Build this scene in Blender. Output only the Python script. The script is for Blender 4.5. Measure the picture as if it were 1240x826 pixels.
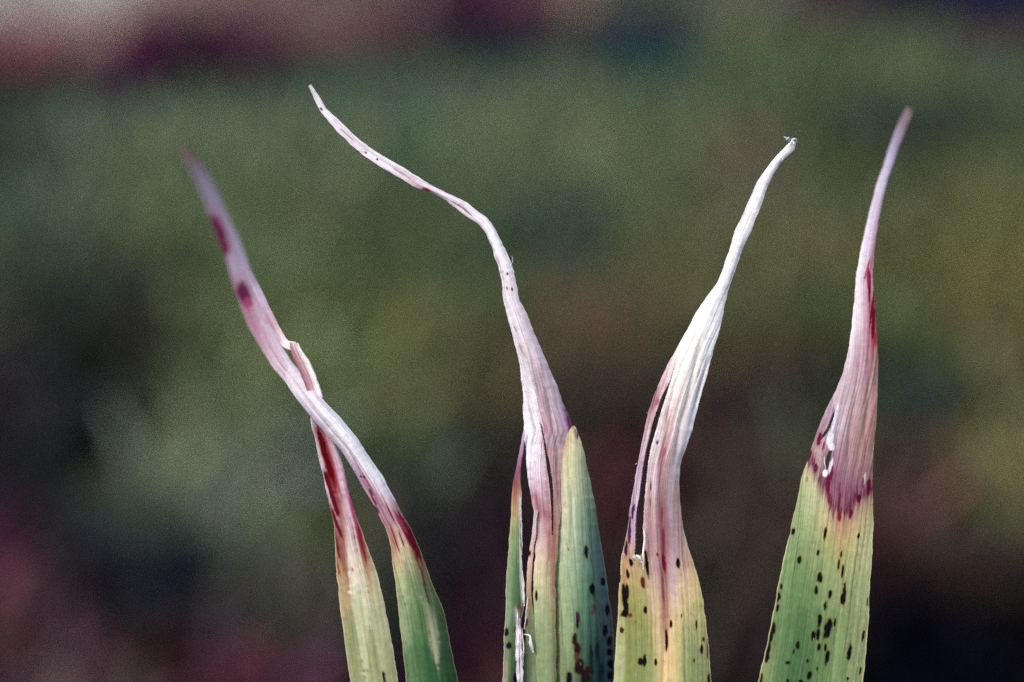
import bpy, math
import numpy as np
BG_ONLY = False
BG_TABLE = None
rng = np.random.default_rng(7)
R = math.radians
for o in list(bpy.data.objects):
    bpy.data.objects.remove(o)
scene = bpy.context.scene
COL = scene.collection

# ------------------------------------------------------------------ camera
PITCH = R(15.0)
FOCUS = np.array((0.0, 0.0, 0.40))          # middle of the leaves, metres
DIST = 0.3444
AX = np.array((1.0, 0.0, 0.0))
AU = np.array((0.0, math.sin(PITCH), math.cos(PITCH)))
AV = np.array((0.0, math.cos(PITCH), -math.sin(PITCH)))
cam_d = bpy.data.cameras.new('camera')
cam_d.lens = 100.0
cam_d.sensor_width = 36.0
cam_d.clip_start = 0.01
cam_d.clip_end = 5000.0
cam_d.dof.use_dof = True
cam_d.dof.focus_distance = DIST
cam_d.dof.aperture_fstop = 10.5
cam_d.dof.aperture_blades = 0
cam = bpy.data.objects.new('camera', cam_d)
cam.location = FOCUS - AV * DIST
cam.rotation_euler = (math.pi / 2 - PITCH, 0, 0)
COL.objects.link(cam)
scene.camera = cam

# ------------------------------------------------------------------ light
SUN_EL, SUN_AZ = R(47.0), R(211.0)
world = bpy.data.worlds.new('World')
scene.world = world
world.use_nodes = True
wn = world.node_tree
bg = wn.nodes['Background']
sky = wn.nodes.new('ShaderNodeTexSky')
sky.sky_type = 'NISHITA'
sky.sun_disc = False
sky.sun_elevation = SUN_EL
sky.sun_rotation = SUN_AZ
sky.dust_density = 3.0
wn.links.new(sky.outputs['Color'], bg.inputs['Color'])
bg.inputs['Strength'].default_value = 0.12
sd = bpy.data.lights.new('sun', 'SUN')
sd.energy = 1.5
sd.angle = R(10.0)
sd.color = (1.0, 0.975, 0.94)
sun = bpy.data.objects.new('sun', sd)
to_sun = np.array((math.sin(SUN_AZ) * math.cos(SUN_EL), math.cos(SUN_AZ) * math.cos(SUN_EL), math.sin(SUN_EL)))
from mathutils import Vector
sun.rotation_euler = Vector(to_sun).to_track_quat('Z', 'Y').to_euler()
sun.location = to_sun * 5
COL.objects.link(sun)
vs = scene.view_settings
vs.view_transform = 'Standard'
vs.look = 'None'
vs.gamma = 1.0
vs.use_curve_mapping = False
vs.exposure = 0.92
scene.cycles.use_denoising = False       # the picture keeps a fine grain, like the film of the photograph
scene.cycles.max_bounces = 6


# ------------------------------------------------------------------ helpers
def srgb(c):
    c = np.asarray(c, float) / 255.0
    return np.where(c <= 0.04045, c / 12.92, ((c + 0.055) / 1.055) ** 2.4)


def build(name, verts, quads, mat, cols=None, parent=None, smooth=True, origin=None):
    """one mesh object from numpy arrays (quads or triangles)"""
    verts = np.asarray(verts, float)
    quads = np.asarray(quads, np.int32)
    if origin is not None:
        verts = verts - np.asarray(origin)
    me = bpy.data.meshes.new(name)
    n, m = len(quads), quads.shape[1]
    me.vertices.add(len(verts))
    me.vertices.foreach_set('co', verts.astype(np.float32).ravel())
    me.loops.add(n * m)
    me.loops.foreach_set('vertex_index', quads.ravel())
    me.polygons.add(n)
    me.polygons.foreach_set('loop_start', np.arange(0, n * m, m, dtype=np.int32))
    me.polygons.foreach_set('use_smooth', np.full(n, smooth))
    if cols is not None:
        a = me.attributes.new('tint', 'FLOAT_COLOR', 'POINT')
        c4 = np.ones((len(verts), 4), np.float32)
        c4[:, :3] = cols
        a.data.foreach_set('color', c4.ravel())
    me.update(calc_edges=True)
    me.materials.append(mat)
    o = bpy.data.objects.new(name, me)
    COL.objects.link(o)
    if parent is not None:
        o.parent = parent
    return o


def thing(name, loc, label, cat, group=None):
    o = bpy.data.objects.new(name, None)
    o.empty_display_size = 0.02
    o.location = loc
    o['label'] = label
    o['category'] = cat
    if group:
        o['group'] = group
    COL.objects.link(o)
    return o


def noise1(x, seed):
    t = np.random.default_rng(seed).uniform(-1, 1, 4096)
    x = np.asarray(x, float) + 1000.0
    i = np.floor(x).astype(int)
    f = x - i
    f = f * f * (3 - 2 * f)
    return t[i % 4096] * (1 - f) + t[(i + 1) % 4096] * f


def noise2(x, y, seed):
    t = np.random.default_rng(seed).uniform(-1, 1, (256, 256))
    x = np.asarray(x, float) + 512.0
    y = np.asarray(y, float) + 512.0
    i, j = np.floor(x).astype(int), np.floor(y).astype(int)
    f, g = x - i, y - j
    f = f * f * (3 - 2 * f)
    g = g * g * (3 - 2 * g)
    a, b = i % 256, j % 256
    a1, b1 = (i + 1) % 256, (j + 1) % 256
    return (t[a, b] * (1 - f) + t[a1, b] * f) * (1 - g) + (t[a, b1] * (1 - f) + t[a1, b1] * f) * g


def in_poly(px, py, poly):
    r = np.zeros(px.shape, bool)
    n = len(poly)
    for k in range(n):
        x1, y1 = poly[k]
        x2, y2 = poly[(k + 1) % n]
        if y1 == y2:
            continue
        c = ((y1 > py) != (y2 > py)) & (px < (x2 - x1) * (py - y1) / (y2 - y1) + x1)
        r ^= c
    return r


def line_dist(px, py, line):
    d = np.full(px.shape, 1e9)
    for (x1, y1), (x2, y2) in zip(line[:-1], line[1:]):
        L2 = (x2 - x1)**2 + (y2 - y1)**2
        t = np.clip(((px - x1) * (x2 - x1) + (py - y1) * (y2 - y1)) / L2, 0, 1)
        d = np.minimum(d, np.hypot(px - x1 - t * (x2 - x1), py - y1 - t * (y2 - y1)))
    return d


def hermite(t, y, s):
    t = np.asarray(t, float)
    y = np.asarray(y, float)
    d = np.diff(y, axis=0) / np.diff(t)[:, None]
    m = np.empty_like(y)
    m[0], m[-1] = d[0], d[-1]
    h = np.diff(t)[:, None]
    m[1:-1] = (d[:-1] * h[1:] + d[1:] * h[:-1]) / (h[1:] + h[:-1])
    k = np.clip(np.searchsorted(t, s) - 1, 0, len(t) - 2)
    hh = (t[k + 1] - t[k])
    f = ((s - t[k]) / hh)[:, None]
    hh = hh[:, None]
    return ((2 * f**3 - 3 * f**2 + 1) * y[k] + (f**3 - 2 * f**2 + f) * hh * m[k]
            + (-2 * f**3 + 3 * f**2) * y[k + 1] + (f**3 - f**2) * hh * m[k + 1])


PX = 1e-4    # the leaves are measured in tenths of a millimetre


def to_world(p):
    """sheet coordinates (right, down, depth in mm towards the viewer) -> metres"""
    p = np.asarray(p, float)
    w = p[..., 2:3] * 1e-3
    s = 1.0 - w / DIST
    s = np.clip(s, 0.8, 1.3)
    return (FOCUS + (p[..., 0:1] - 620) * PX * s * AX + (413 - p[..., 1:2]) * PX * s * AU - AV * w)


# ------------------------------------------------------------------ materials
def leaf_material(name, rough, trans, bump, spec=0.05):
    m = bpy.data.materials.new(name)
    m.use_nodes = True
    nt = m.node_tree
    pr = nt.nodes['Principled BSDF']
    out = nt.nodes['Material Output']
    at = nt.nodes.new('ShaderNodeAttribute')
    at.attribute_name = 'tint'
    tc = nt.nodes.new('ShaderNodeTexCoord')
    nz = nt.nodes.new('ShaderNodeTexNoise')
    nz.inputs['Scale'].default_value = 1400.0
    nz.inputs['Detail'].default_value = 4.0
    nt.links.new(tc.outputs['Object'], nz.inputs['Vector'])
    mr = nt.nodes.new('ShaderNodeMapRange')
    mr.inputs['From Min'].default_value = 0.25
    mr.inputs['From Max'].default_value = 0.75
    mr.inputs['To Min'].default_value = 0.86
    mr.inputs['To Max'].default_value = 1.10
    nt.links.new(nz.outputs['Fac'], mr.inputs['Value'])
    mx = nt.nodes.new('ShaderNodeVectorMath')
    mx.operation = 'SCALE'
    nt.links.new(at.outputs['Color'], mx.inputs[0])
    nt.links.new(mr.outputs['Result'], mx.inputs['Scale'])
    nt.links.new(mx.outputs['Vector'], pr.inputs['Base Color'])
    pr.inputs['Roughness'].default_value = rough
    pr.inputs['Specular IOR Level'].default_value = spec
    bp = nt.nodes.new('ShaderNodeBump')
    bp.inputs['Strength'].default_value = bump
    bp.inputs['Distance'].default_value = 0.00008
    nt.links.new(nz.outputs['Fac'], bp.inputs['Height'])
    nt.links.new(bp.outputs['Normal'], pr.inputs['Normal'])
    tr = nt.nodes.new('ShaderNodeBsdfTranslucent')
    nt.links.new(mx.outputs['Vector'], tr.inputs['Color'])
    ms = nt.nodes.new('ShaderNodeMixShader')
    ms.inputs['Fac'].default_value = trans
    nt.links.new(pr.outputs[0], ms.inputs[1])
    nt.links.new(tr.outputs[0], ms.inputs[2])
    nt.links.new(ms.outputs[0], out.inputs['Surface'])
    return m


M_LIVE = leaf_material('living_leaf', 0.48, 0.15, 0.5)
M_DEAD = leaf_material('dead_leaf', 0.6, 0.18, 0.7)
M_FIELD = leaf_material('field_leaf', 0.8, 0.2, 0.0, 0.0)


def soil_material():
    m = bpy.data.materials.new('dark_soil')
    m.use_nodes = True
    nt = m.node_tree
    pr = nt.nodes['Principled BSDF']
    tc = nt.nodes.new('ShaderNodeTexCoord')
    n1 = nt.nodes.new('ShaderNodeTexNoise')
    n1.inputs['Scale'].default_value = 9.0
    n1.inputs['Detail'].default_value = 8.0
    n2 = nt.nodes.new('ShaderNodeTexNoise')
    n2.inputs['Scale'].default_value = 0.35
    n2.inputs['Detail'].default_value = 5.0
    nt.links.new(tc.outputs['Object'], n1.inputs['Vector'])
    nt.links.new(tc.outputs['Object'], n2.inputs['Vector'])
    r1 = nt.nodes.new('ShaderNodeValToRGB')
    r1.color_ramp.elements[0].position = 0.35
    r1.color_ramp.elements[0].color = (0.003, 0.003, 0.004, 1)
    r1.color_ramp.elements[1].position = 0.7
    r1.color_ramp.elements[1].color = (0.018, 0.013, 0.012, 1)
    nt.links.new(n1.outputs['Fac'], r1.inputs['Fac'])
    # away from the plot the ground carries a thin green growth
    r2 = nt.nodes.new('ShaderNodeValToRGB')
    r2.color_ramp.elements[0].position = 0.4
    r2.color_ramp.elements[0].color = (0.045, 0.065, 0.028, 1)
    r2.color_ramp.elements[1].position = 0.65
    r2.color_ramp.elements[1].color = (0.10, 0.09, 0.05, 1)
    nt.links.new(n2.outputs['Fac'], r2.inputs['Fac'])
    ln = nt.nodes.new('ShaderNodeVectorMath')
    ln.operation = 'LENGTH'
    nt.links.new(tc.outputs['Object'], ln.inputs[0])
    mr = nt.nodes.new('ShaderNodeMapRange')
    mr.inputs['From Min'].default_value = 4.5
    mr.inputs['From Max'].default_value = 8.0
    nt.links.new(ln.outputs['Value'], mr.inputs['Value'])
    mx = nt.nodes.new('ShaderNodeMix')
    mx.data_type = 'RGBA'
    nt.links.new(mr.outputs['Result'], mx.inputs['Factor'])
    nt.links.new(r1.outputs['Color'], mx.inputs['A'])
    nt.links.new(r2.outputs['Color'], mx.inputs['B'])
    nt.links.new(mx.outputs['Result'], pr.inputs['Base Color'])
    pr.inputs['Roughness'].default_value = 0.95
    pr.inputs['Specular IOR Level'].default_value = 0.0
    bp = nt.nodes.new('ShaderNodeBump')
    bp.inputs['Distance'].default_value = 0.01
    nt.links.new(n1.outputs['Fac'], bp.inputs['Height'])
    nt.links.new(bp.outputs['Normal'], pr.inputs['Normal'])
    return m


# ------------------------------------------------------------------ ground and field
def make_ground():
    s = np.array((-1500, -400, -150, -60, -20, -8, -4, -2, -1, 0, 1, 2, 3, 4, 6, 9, 14, 24, 60, 150, 400, 1500), float)
    xx, yy = np.meshgrid(s, s, indexing='ij')
    zz = np.where(np.hypot(xx, yy) < 15, 0.0, 0.04 * noise2(xx / 12, yy / 12, 3))
    v = np.stack((xx, yy, zz), -1).reshape(-1, 3)
    n = len(s)
    i, j = np.meshgrid(np.arange(n - 1), np.arange(n - 1), indexing='ij')
    a = (i * n + j).ravel()
    q = np.stack((a, a + n, a + n + 1, a + 1), 1)
    o = build('ground', v, q, soil_material())
    o['kind'] = 'structure'
    return o


make_ground()

# the mixed growth of the plot: leaf colour with deep shade put in, cell by cell (x across, y away)
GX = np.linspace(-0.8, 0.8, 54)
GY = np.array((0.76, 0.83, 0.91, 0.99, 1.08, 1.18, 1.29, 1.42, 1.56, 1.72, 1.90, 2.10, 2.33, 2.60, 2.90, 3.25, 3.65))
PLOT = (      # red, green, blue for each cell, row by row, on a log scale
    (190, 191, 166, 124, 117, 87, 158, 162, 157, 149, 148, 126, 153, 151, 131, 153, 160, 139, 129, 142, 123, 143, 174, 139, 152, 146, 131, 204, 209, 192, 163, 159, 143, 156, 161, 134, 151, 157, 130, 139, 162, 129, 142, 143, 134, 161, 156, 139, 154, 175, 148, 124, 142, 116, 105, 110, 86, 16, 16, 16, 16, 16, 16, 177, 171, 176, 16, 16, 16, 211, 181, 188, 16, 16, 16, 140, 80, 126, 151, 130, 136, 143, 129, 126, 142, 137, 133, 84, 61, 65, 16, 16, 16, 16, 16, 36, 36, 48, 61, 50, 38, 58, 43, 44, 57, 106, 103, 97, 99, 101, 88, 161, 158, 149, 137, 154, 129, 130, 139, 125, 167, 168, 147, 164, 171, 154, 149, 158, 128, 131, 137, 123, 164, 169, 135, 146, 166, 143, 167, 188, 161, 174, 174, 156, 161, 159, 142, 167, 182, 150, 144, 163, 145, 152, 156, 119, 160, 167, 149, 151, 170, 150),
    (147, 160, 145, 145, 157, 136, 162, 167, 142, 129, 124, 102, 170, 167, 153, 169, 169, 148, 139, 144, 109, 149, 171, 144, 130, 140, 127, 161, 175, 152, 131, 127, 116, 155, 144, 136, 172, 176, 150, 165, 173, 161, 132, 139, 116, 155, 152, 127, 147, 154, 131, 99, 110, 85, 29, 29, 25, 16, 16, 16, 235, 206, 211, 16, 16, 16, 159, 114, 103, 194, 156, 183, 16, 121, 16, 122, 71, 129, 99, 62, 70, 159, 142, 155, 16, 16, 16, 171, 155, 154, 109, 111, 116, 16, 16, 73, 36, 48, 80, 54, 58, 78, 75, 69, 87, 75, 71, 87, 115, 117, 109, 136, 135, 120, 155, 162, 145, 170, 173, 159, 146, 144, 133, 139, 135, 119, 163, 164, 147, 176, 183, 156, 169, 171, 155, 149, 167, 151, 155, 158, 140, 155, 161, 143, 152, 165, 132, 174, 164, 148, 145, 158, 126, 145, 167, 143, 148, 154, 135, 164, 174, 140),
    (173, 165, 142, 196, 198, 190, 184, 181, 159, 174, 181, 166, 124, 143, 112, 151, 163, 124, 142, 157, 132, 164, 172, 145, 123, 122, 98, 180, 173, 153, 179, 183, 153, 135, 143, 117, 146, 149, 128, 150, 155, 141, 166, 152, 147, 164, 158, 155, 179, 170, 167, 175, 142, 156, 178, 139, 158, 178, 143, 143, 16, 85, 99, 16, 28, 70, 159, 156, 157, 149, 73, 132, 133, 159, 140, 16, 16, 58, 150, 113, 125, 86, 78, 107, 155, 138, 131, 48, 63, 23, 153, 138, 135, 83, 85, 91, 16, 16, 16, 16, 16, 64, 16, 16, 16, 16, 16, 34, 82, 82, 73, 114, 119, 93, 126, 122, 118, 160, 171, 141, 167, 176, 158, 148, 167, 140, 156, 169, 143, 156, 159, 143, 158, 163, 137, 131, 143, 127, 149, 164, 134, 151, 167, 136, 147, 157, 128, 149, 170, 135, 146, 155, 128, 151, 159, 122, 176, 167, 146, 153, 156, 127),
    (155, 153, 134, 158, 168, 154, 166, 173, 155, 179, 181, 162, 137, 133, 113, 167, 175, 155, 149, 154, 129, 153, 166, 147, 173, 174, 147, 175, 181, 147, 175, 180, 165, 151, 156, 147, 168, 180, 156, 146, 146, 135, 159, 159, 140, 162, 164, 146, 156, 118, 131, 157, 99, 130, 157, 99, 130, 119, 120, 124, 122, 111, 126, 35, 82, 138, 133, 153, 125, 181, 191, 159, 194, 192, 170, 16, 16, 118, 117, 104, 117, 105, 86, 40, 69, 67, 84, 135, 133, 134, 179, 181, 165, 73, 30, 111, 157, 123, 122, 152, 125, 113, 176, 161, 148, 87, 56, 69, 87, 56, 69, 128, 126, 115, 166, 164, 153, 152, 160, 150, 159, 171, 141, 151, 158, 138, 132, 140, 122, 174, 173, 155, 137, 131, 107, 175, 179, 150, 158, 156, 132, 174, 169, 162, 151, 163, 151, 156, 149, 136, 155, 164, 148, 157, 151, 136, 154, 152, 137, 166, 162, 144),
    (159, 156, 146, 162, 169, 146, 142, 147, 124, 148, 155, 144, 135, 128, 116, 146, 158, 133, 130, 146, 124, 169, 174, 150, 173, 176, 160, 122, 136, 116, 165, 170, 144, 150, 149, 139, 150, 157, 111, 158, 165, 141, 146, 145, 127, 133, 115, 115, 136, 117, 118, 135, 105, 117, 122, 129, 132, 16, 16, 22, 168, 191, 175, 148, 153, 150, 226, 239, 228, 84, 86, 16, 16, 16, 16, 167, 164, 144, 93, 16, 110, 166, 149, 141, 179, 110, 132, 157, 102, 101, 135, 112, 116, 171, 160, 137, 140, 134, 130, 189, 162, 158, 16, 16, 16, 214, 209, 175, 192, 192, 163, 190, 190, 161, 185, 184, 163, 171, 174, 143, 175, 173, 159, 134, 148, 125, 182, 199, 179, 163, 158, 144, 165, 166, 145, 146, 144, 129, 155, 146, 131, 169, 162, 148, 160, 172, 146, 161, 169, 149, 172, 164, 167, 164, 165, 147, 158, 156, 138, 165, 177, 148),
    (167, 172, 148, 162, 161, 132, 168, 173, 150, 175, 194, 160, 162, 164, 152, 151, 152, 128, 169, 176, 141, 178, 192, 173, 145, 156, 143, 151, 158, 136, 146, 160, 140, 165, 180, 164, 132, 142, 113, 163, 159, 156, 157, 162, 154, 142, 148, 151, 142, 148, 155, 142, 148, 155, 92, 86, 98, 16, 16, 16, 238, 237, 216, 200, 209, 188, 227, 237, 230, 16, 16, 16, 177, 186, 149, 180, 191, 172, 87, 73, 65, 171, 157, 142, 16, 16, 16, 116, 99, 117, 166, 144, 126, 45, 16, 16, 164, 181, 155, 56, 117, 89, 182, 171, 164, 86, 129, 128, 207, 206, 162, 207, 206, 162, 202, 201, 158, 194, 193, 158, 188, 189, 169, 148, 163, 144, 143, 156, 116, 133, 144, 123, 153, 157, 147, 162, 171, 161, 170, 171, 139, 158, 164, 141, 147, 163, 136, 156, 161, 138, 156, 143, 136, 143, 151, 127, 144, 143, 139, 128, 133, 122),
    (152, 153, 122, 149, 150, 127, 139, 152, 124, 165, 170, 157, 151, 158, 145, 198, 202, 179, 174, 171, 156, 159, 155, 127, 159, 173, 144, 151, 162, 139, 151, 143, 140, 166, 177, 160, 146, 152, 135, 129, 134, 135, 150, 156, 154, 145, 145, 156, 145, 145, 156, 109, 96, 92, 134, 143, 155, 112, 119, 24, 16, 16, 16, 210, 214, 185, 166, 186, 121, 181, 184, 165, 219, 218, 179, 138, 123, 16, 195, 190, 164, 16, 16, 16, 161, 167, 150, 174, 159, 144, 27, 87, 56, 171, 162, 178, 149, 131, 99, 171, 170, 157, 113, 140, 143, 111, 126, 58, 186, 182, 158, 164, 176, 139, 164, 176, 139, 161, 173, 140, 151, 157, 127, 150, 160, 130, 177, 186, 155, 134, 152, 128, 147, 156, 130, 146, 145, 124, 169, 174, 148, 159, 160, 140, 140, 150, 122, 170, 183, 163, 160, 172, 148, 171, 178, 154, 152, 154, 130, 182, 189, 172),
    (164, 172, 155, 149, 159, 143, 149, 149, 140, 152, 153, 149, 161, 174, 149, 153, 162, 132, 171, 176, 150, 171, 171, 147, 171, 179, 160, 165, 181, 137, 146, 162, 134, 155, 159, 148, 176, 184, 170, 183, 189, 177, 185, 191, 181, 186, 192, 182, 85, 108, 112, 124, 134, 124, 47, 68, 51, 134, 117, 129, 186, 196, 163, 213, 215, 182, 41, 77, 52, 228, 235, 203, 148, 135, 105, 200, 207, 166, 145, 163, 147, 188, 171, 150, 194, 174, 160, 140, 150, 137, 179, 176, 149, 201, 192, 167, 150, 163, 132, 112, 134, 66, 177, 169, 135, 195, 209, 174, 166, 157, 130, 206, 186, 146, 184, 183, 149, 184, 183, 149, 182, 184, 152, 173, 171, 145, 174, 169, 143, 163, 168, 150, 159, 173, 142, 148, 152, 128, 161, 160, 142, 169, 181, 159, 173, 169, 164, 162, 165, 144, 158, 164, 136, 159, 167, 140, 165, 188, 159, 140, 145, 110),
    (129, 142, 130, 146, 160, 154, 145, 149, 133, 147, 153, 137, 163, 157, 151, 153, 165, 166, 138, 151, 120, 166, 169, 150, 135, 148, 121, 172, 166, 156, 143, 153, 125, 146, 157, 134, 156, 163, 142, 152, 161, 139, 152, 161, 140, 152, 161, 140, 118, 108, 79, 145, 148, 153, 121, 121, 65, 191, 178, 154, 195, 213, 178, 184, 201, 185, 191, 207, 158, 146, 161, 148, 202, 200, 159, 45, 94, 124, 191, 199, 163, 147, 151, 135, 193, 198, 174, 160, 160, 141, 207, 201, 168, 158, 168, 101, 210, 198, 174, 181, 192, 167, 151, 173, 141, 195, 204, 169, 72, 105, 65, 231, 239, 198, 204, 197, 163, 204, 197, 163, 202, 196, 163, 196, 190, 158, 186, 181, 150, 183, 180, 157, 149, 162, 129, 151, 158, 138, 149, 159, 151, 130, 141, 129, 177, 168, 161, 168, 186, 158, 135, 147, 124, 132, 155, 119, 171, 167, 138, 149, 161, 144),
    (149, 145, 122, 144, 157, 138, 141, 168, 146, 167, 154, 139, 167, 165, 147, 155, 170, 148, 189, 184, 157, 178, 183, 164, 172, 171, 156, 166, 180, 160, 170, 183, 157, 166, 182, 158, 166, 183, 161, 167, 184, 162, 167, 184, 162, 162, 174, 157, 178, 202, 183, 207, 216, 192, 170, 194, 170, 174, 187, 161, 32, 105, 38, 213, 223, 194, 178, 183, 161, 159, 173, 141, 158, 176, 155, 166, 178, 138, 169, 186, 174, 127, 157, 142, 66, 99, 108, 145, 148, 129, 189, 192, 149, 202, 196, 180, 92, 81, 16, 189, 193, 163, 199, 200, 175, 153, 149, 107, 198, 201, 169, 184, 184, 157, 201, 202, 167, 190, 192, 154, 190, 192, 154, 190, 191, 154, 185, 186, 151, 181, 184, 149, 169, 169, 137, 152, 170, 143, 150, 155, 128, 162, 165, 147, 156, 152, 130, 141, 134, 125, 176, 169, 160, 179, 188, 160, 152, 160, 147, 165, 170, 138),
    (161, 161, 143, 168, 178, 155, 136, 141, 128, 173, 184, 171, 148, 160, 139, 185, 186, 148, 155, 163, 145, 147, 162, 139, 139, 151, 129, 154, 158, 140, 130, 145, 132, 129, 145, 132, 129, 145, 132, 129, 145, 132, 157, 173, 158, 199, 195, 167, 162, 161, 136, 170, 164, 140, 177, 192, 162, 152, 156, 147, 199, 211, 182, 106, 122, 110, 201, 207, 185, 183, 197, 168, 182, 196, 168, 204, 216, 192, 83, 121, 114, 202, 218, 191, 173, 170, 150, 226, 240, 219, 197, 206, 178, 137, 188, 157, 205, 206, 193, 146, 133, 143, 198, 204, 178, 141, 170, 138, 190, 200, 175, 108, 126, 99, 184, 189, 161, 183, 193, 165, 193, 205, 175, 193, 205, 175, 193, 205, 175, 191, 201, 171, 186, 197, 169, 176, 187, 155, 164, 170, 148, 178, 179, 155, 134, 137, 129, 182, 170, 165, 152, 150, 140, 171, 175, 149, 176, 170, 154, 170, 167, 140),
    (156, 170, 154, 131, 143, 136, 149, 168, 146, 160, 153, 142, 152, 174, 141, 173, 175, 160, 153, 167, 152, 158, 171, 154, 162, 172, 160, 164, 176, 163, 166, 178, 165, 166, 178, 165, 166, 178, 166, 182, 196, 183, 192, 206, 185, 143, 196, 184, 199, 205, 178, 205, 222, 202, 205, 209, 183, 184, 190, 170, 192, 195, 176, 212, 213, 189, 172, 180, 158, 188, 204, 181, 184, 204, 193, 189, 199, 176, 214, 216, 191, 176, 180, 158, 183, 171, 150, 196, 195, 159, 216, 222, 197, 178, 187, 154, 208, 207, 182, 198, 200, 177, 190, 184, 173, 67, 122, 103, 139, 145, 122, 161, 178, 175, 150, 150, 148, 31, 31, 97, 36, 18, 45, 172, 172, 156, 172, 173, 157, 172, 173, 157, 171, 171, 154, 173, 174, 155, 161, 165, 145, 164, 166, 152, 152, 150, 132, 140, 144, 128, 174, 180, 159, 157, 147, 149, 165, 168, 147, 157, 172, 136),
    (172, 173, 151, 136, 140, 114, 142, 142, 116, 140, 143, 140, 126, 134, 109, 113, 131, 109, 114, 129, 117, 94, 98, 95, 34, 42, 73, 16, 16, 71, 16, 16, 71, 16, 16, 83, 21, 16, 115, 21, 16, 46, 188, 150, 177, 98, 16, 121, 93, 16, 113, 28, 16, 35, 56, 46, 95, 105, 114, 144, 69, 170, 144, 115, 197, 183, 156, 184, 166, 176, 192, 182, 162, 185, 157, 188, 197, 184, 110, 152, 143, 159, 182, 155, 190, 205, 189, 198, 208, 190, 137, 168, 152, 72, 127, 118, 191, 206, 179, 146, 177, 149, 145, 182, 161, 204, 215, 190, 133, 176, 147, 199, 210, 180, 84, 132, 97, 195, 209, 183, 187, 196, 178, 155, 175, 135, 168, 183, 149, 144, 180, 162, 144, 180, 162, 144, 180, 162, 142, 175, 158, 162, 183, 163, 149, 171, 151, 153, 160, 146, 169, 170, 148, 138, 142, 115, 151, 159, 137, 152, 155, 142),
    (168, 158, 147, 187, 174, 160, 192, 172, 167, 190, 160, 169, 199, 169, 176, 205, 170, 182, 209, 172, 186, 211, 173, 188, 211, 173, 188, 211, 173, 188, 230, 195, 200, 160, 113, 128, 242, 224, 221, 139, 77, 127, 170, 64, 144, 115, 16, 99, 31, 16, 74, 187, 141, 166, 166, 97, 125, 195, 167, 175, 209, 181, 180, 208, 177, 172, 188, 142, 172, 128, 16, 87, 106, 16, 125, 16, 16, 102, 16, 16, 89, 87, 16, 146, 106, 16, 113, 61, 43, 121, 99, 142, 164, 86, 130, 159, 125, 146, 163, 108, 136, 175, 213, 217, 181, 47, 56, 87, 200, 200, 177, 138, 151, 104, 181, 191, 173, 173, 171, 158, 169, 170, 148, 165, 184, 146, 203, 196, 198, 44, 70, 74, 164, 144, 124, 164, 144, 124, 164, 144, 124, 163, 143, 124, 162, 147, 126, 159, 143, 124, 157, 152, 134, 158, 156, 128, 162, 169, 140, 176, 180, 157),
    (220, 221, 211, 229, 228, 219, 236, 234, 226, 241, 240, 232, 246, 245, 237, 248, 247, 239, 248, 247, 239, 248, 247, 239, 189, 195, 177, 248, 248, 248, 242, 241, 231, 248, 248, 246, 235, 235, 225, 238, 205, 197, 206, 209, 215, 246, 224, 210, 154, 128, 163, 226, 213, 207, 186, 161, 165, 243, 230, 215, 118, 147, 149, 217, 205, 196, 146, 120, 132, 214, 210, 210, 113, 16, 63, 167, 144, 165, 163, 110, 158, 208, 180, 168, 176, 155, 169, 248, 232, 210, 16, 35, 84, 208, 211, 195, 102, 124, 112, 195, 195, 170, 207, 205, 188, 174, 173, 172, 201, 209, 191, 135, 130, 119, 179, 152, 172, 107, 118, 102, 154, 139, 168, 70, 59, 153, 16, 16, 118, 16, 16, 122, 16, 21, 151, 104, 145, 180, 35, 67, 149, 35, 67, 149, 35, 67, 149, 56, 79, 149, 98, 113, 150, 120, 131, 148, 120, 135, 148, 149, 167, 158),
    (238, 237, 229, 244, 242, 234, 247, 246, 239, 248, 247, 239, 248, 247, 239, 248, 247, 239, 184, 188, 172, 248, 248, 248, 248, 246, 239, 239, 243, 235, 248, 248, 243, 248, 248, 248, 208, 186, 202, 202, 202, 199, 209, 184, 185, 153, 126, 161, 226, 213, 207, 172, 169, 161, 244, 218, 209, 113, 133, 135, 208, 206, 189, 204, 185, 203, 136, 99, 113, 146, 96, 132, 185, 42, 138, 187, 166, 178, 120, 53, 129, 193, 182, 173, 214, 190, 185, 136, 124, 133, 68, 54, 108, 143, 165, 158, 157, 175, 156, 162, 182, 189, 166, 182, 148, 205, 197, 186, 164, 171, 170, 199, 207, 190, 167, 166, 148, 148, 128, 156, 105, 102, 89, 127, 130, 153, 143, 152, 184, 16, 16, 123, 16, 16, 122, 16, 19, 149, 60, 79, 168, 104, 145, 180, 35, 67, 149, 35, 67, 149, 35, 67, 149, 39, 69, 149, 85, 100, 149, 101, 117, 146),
    (244, 243, 235, 244, 243, 235, 243, 242, 235, 243, 242, 234, 204, 214, 195, 244, 244, 244, 244, 242, 234, 244, 244, 242, 244, 222, 209, 243, 244, 243, 231, 196, 189, 223, 219, 217, 205, 193, 201, 204, 176, 188, 143, 130, 138, 179, 185, 179, 172, 171, 162, 228, 206, 199, 125, 134, 133, 166, 177, 167, 244, 244, 229, 147, 125, 131, 135, 121, 137, 114, 65, 82, 222, 152, 177, 181, 154, 173, 131, 83, 135, 171, 144, 156, 244, 223, 202, 115, 110, 119, 192, 159, 176, 103, 106, 117, 207, 209, 192, 131, 157, 128, 156, 169, 166, 231, 237, 207, 183, 179, 173, 165, 171, 169, 226, 233, 210, 131, 135, 127, 170, 164, 164, 170, 148, 161, 87, 99, 94, 157, 143, 165, 149, 153, 200, 62, 72, 120, 87, 97, 133, 74, 82, 149, 76, 89, 179, 133, 158, 171, 79, 107, 150, 71, 94, 147, 86, 94, 151, 91, 109, 151),
)
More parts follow.
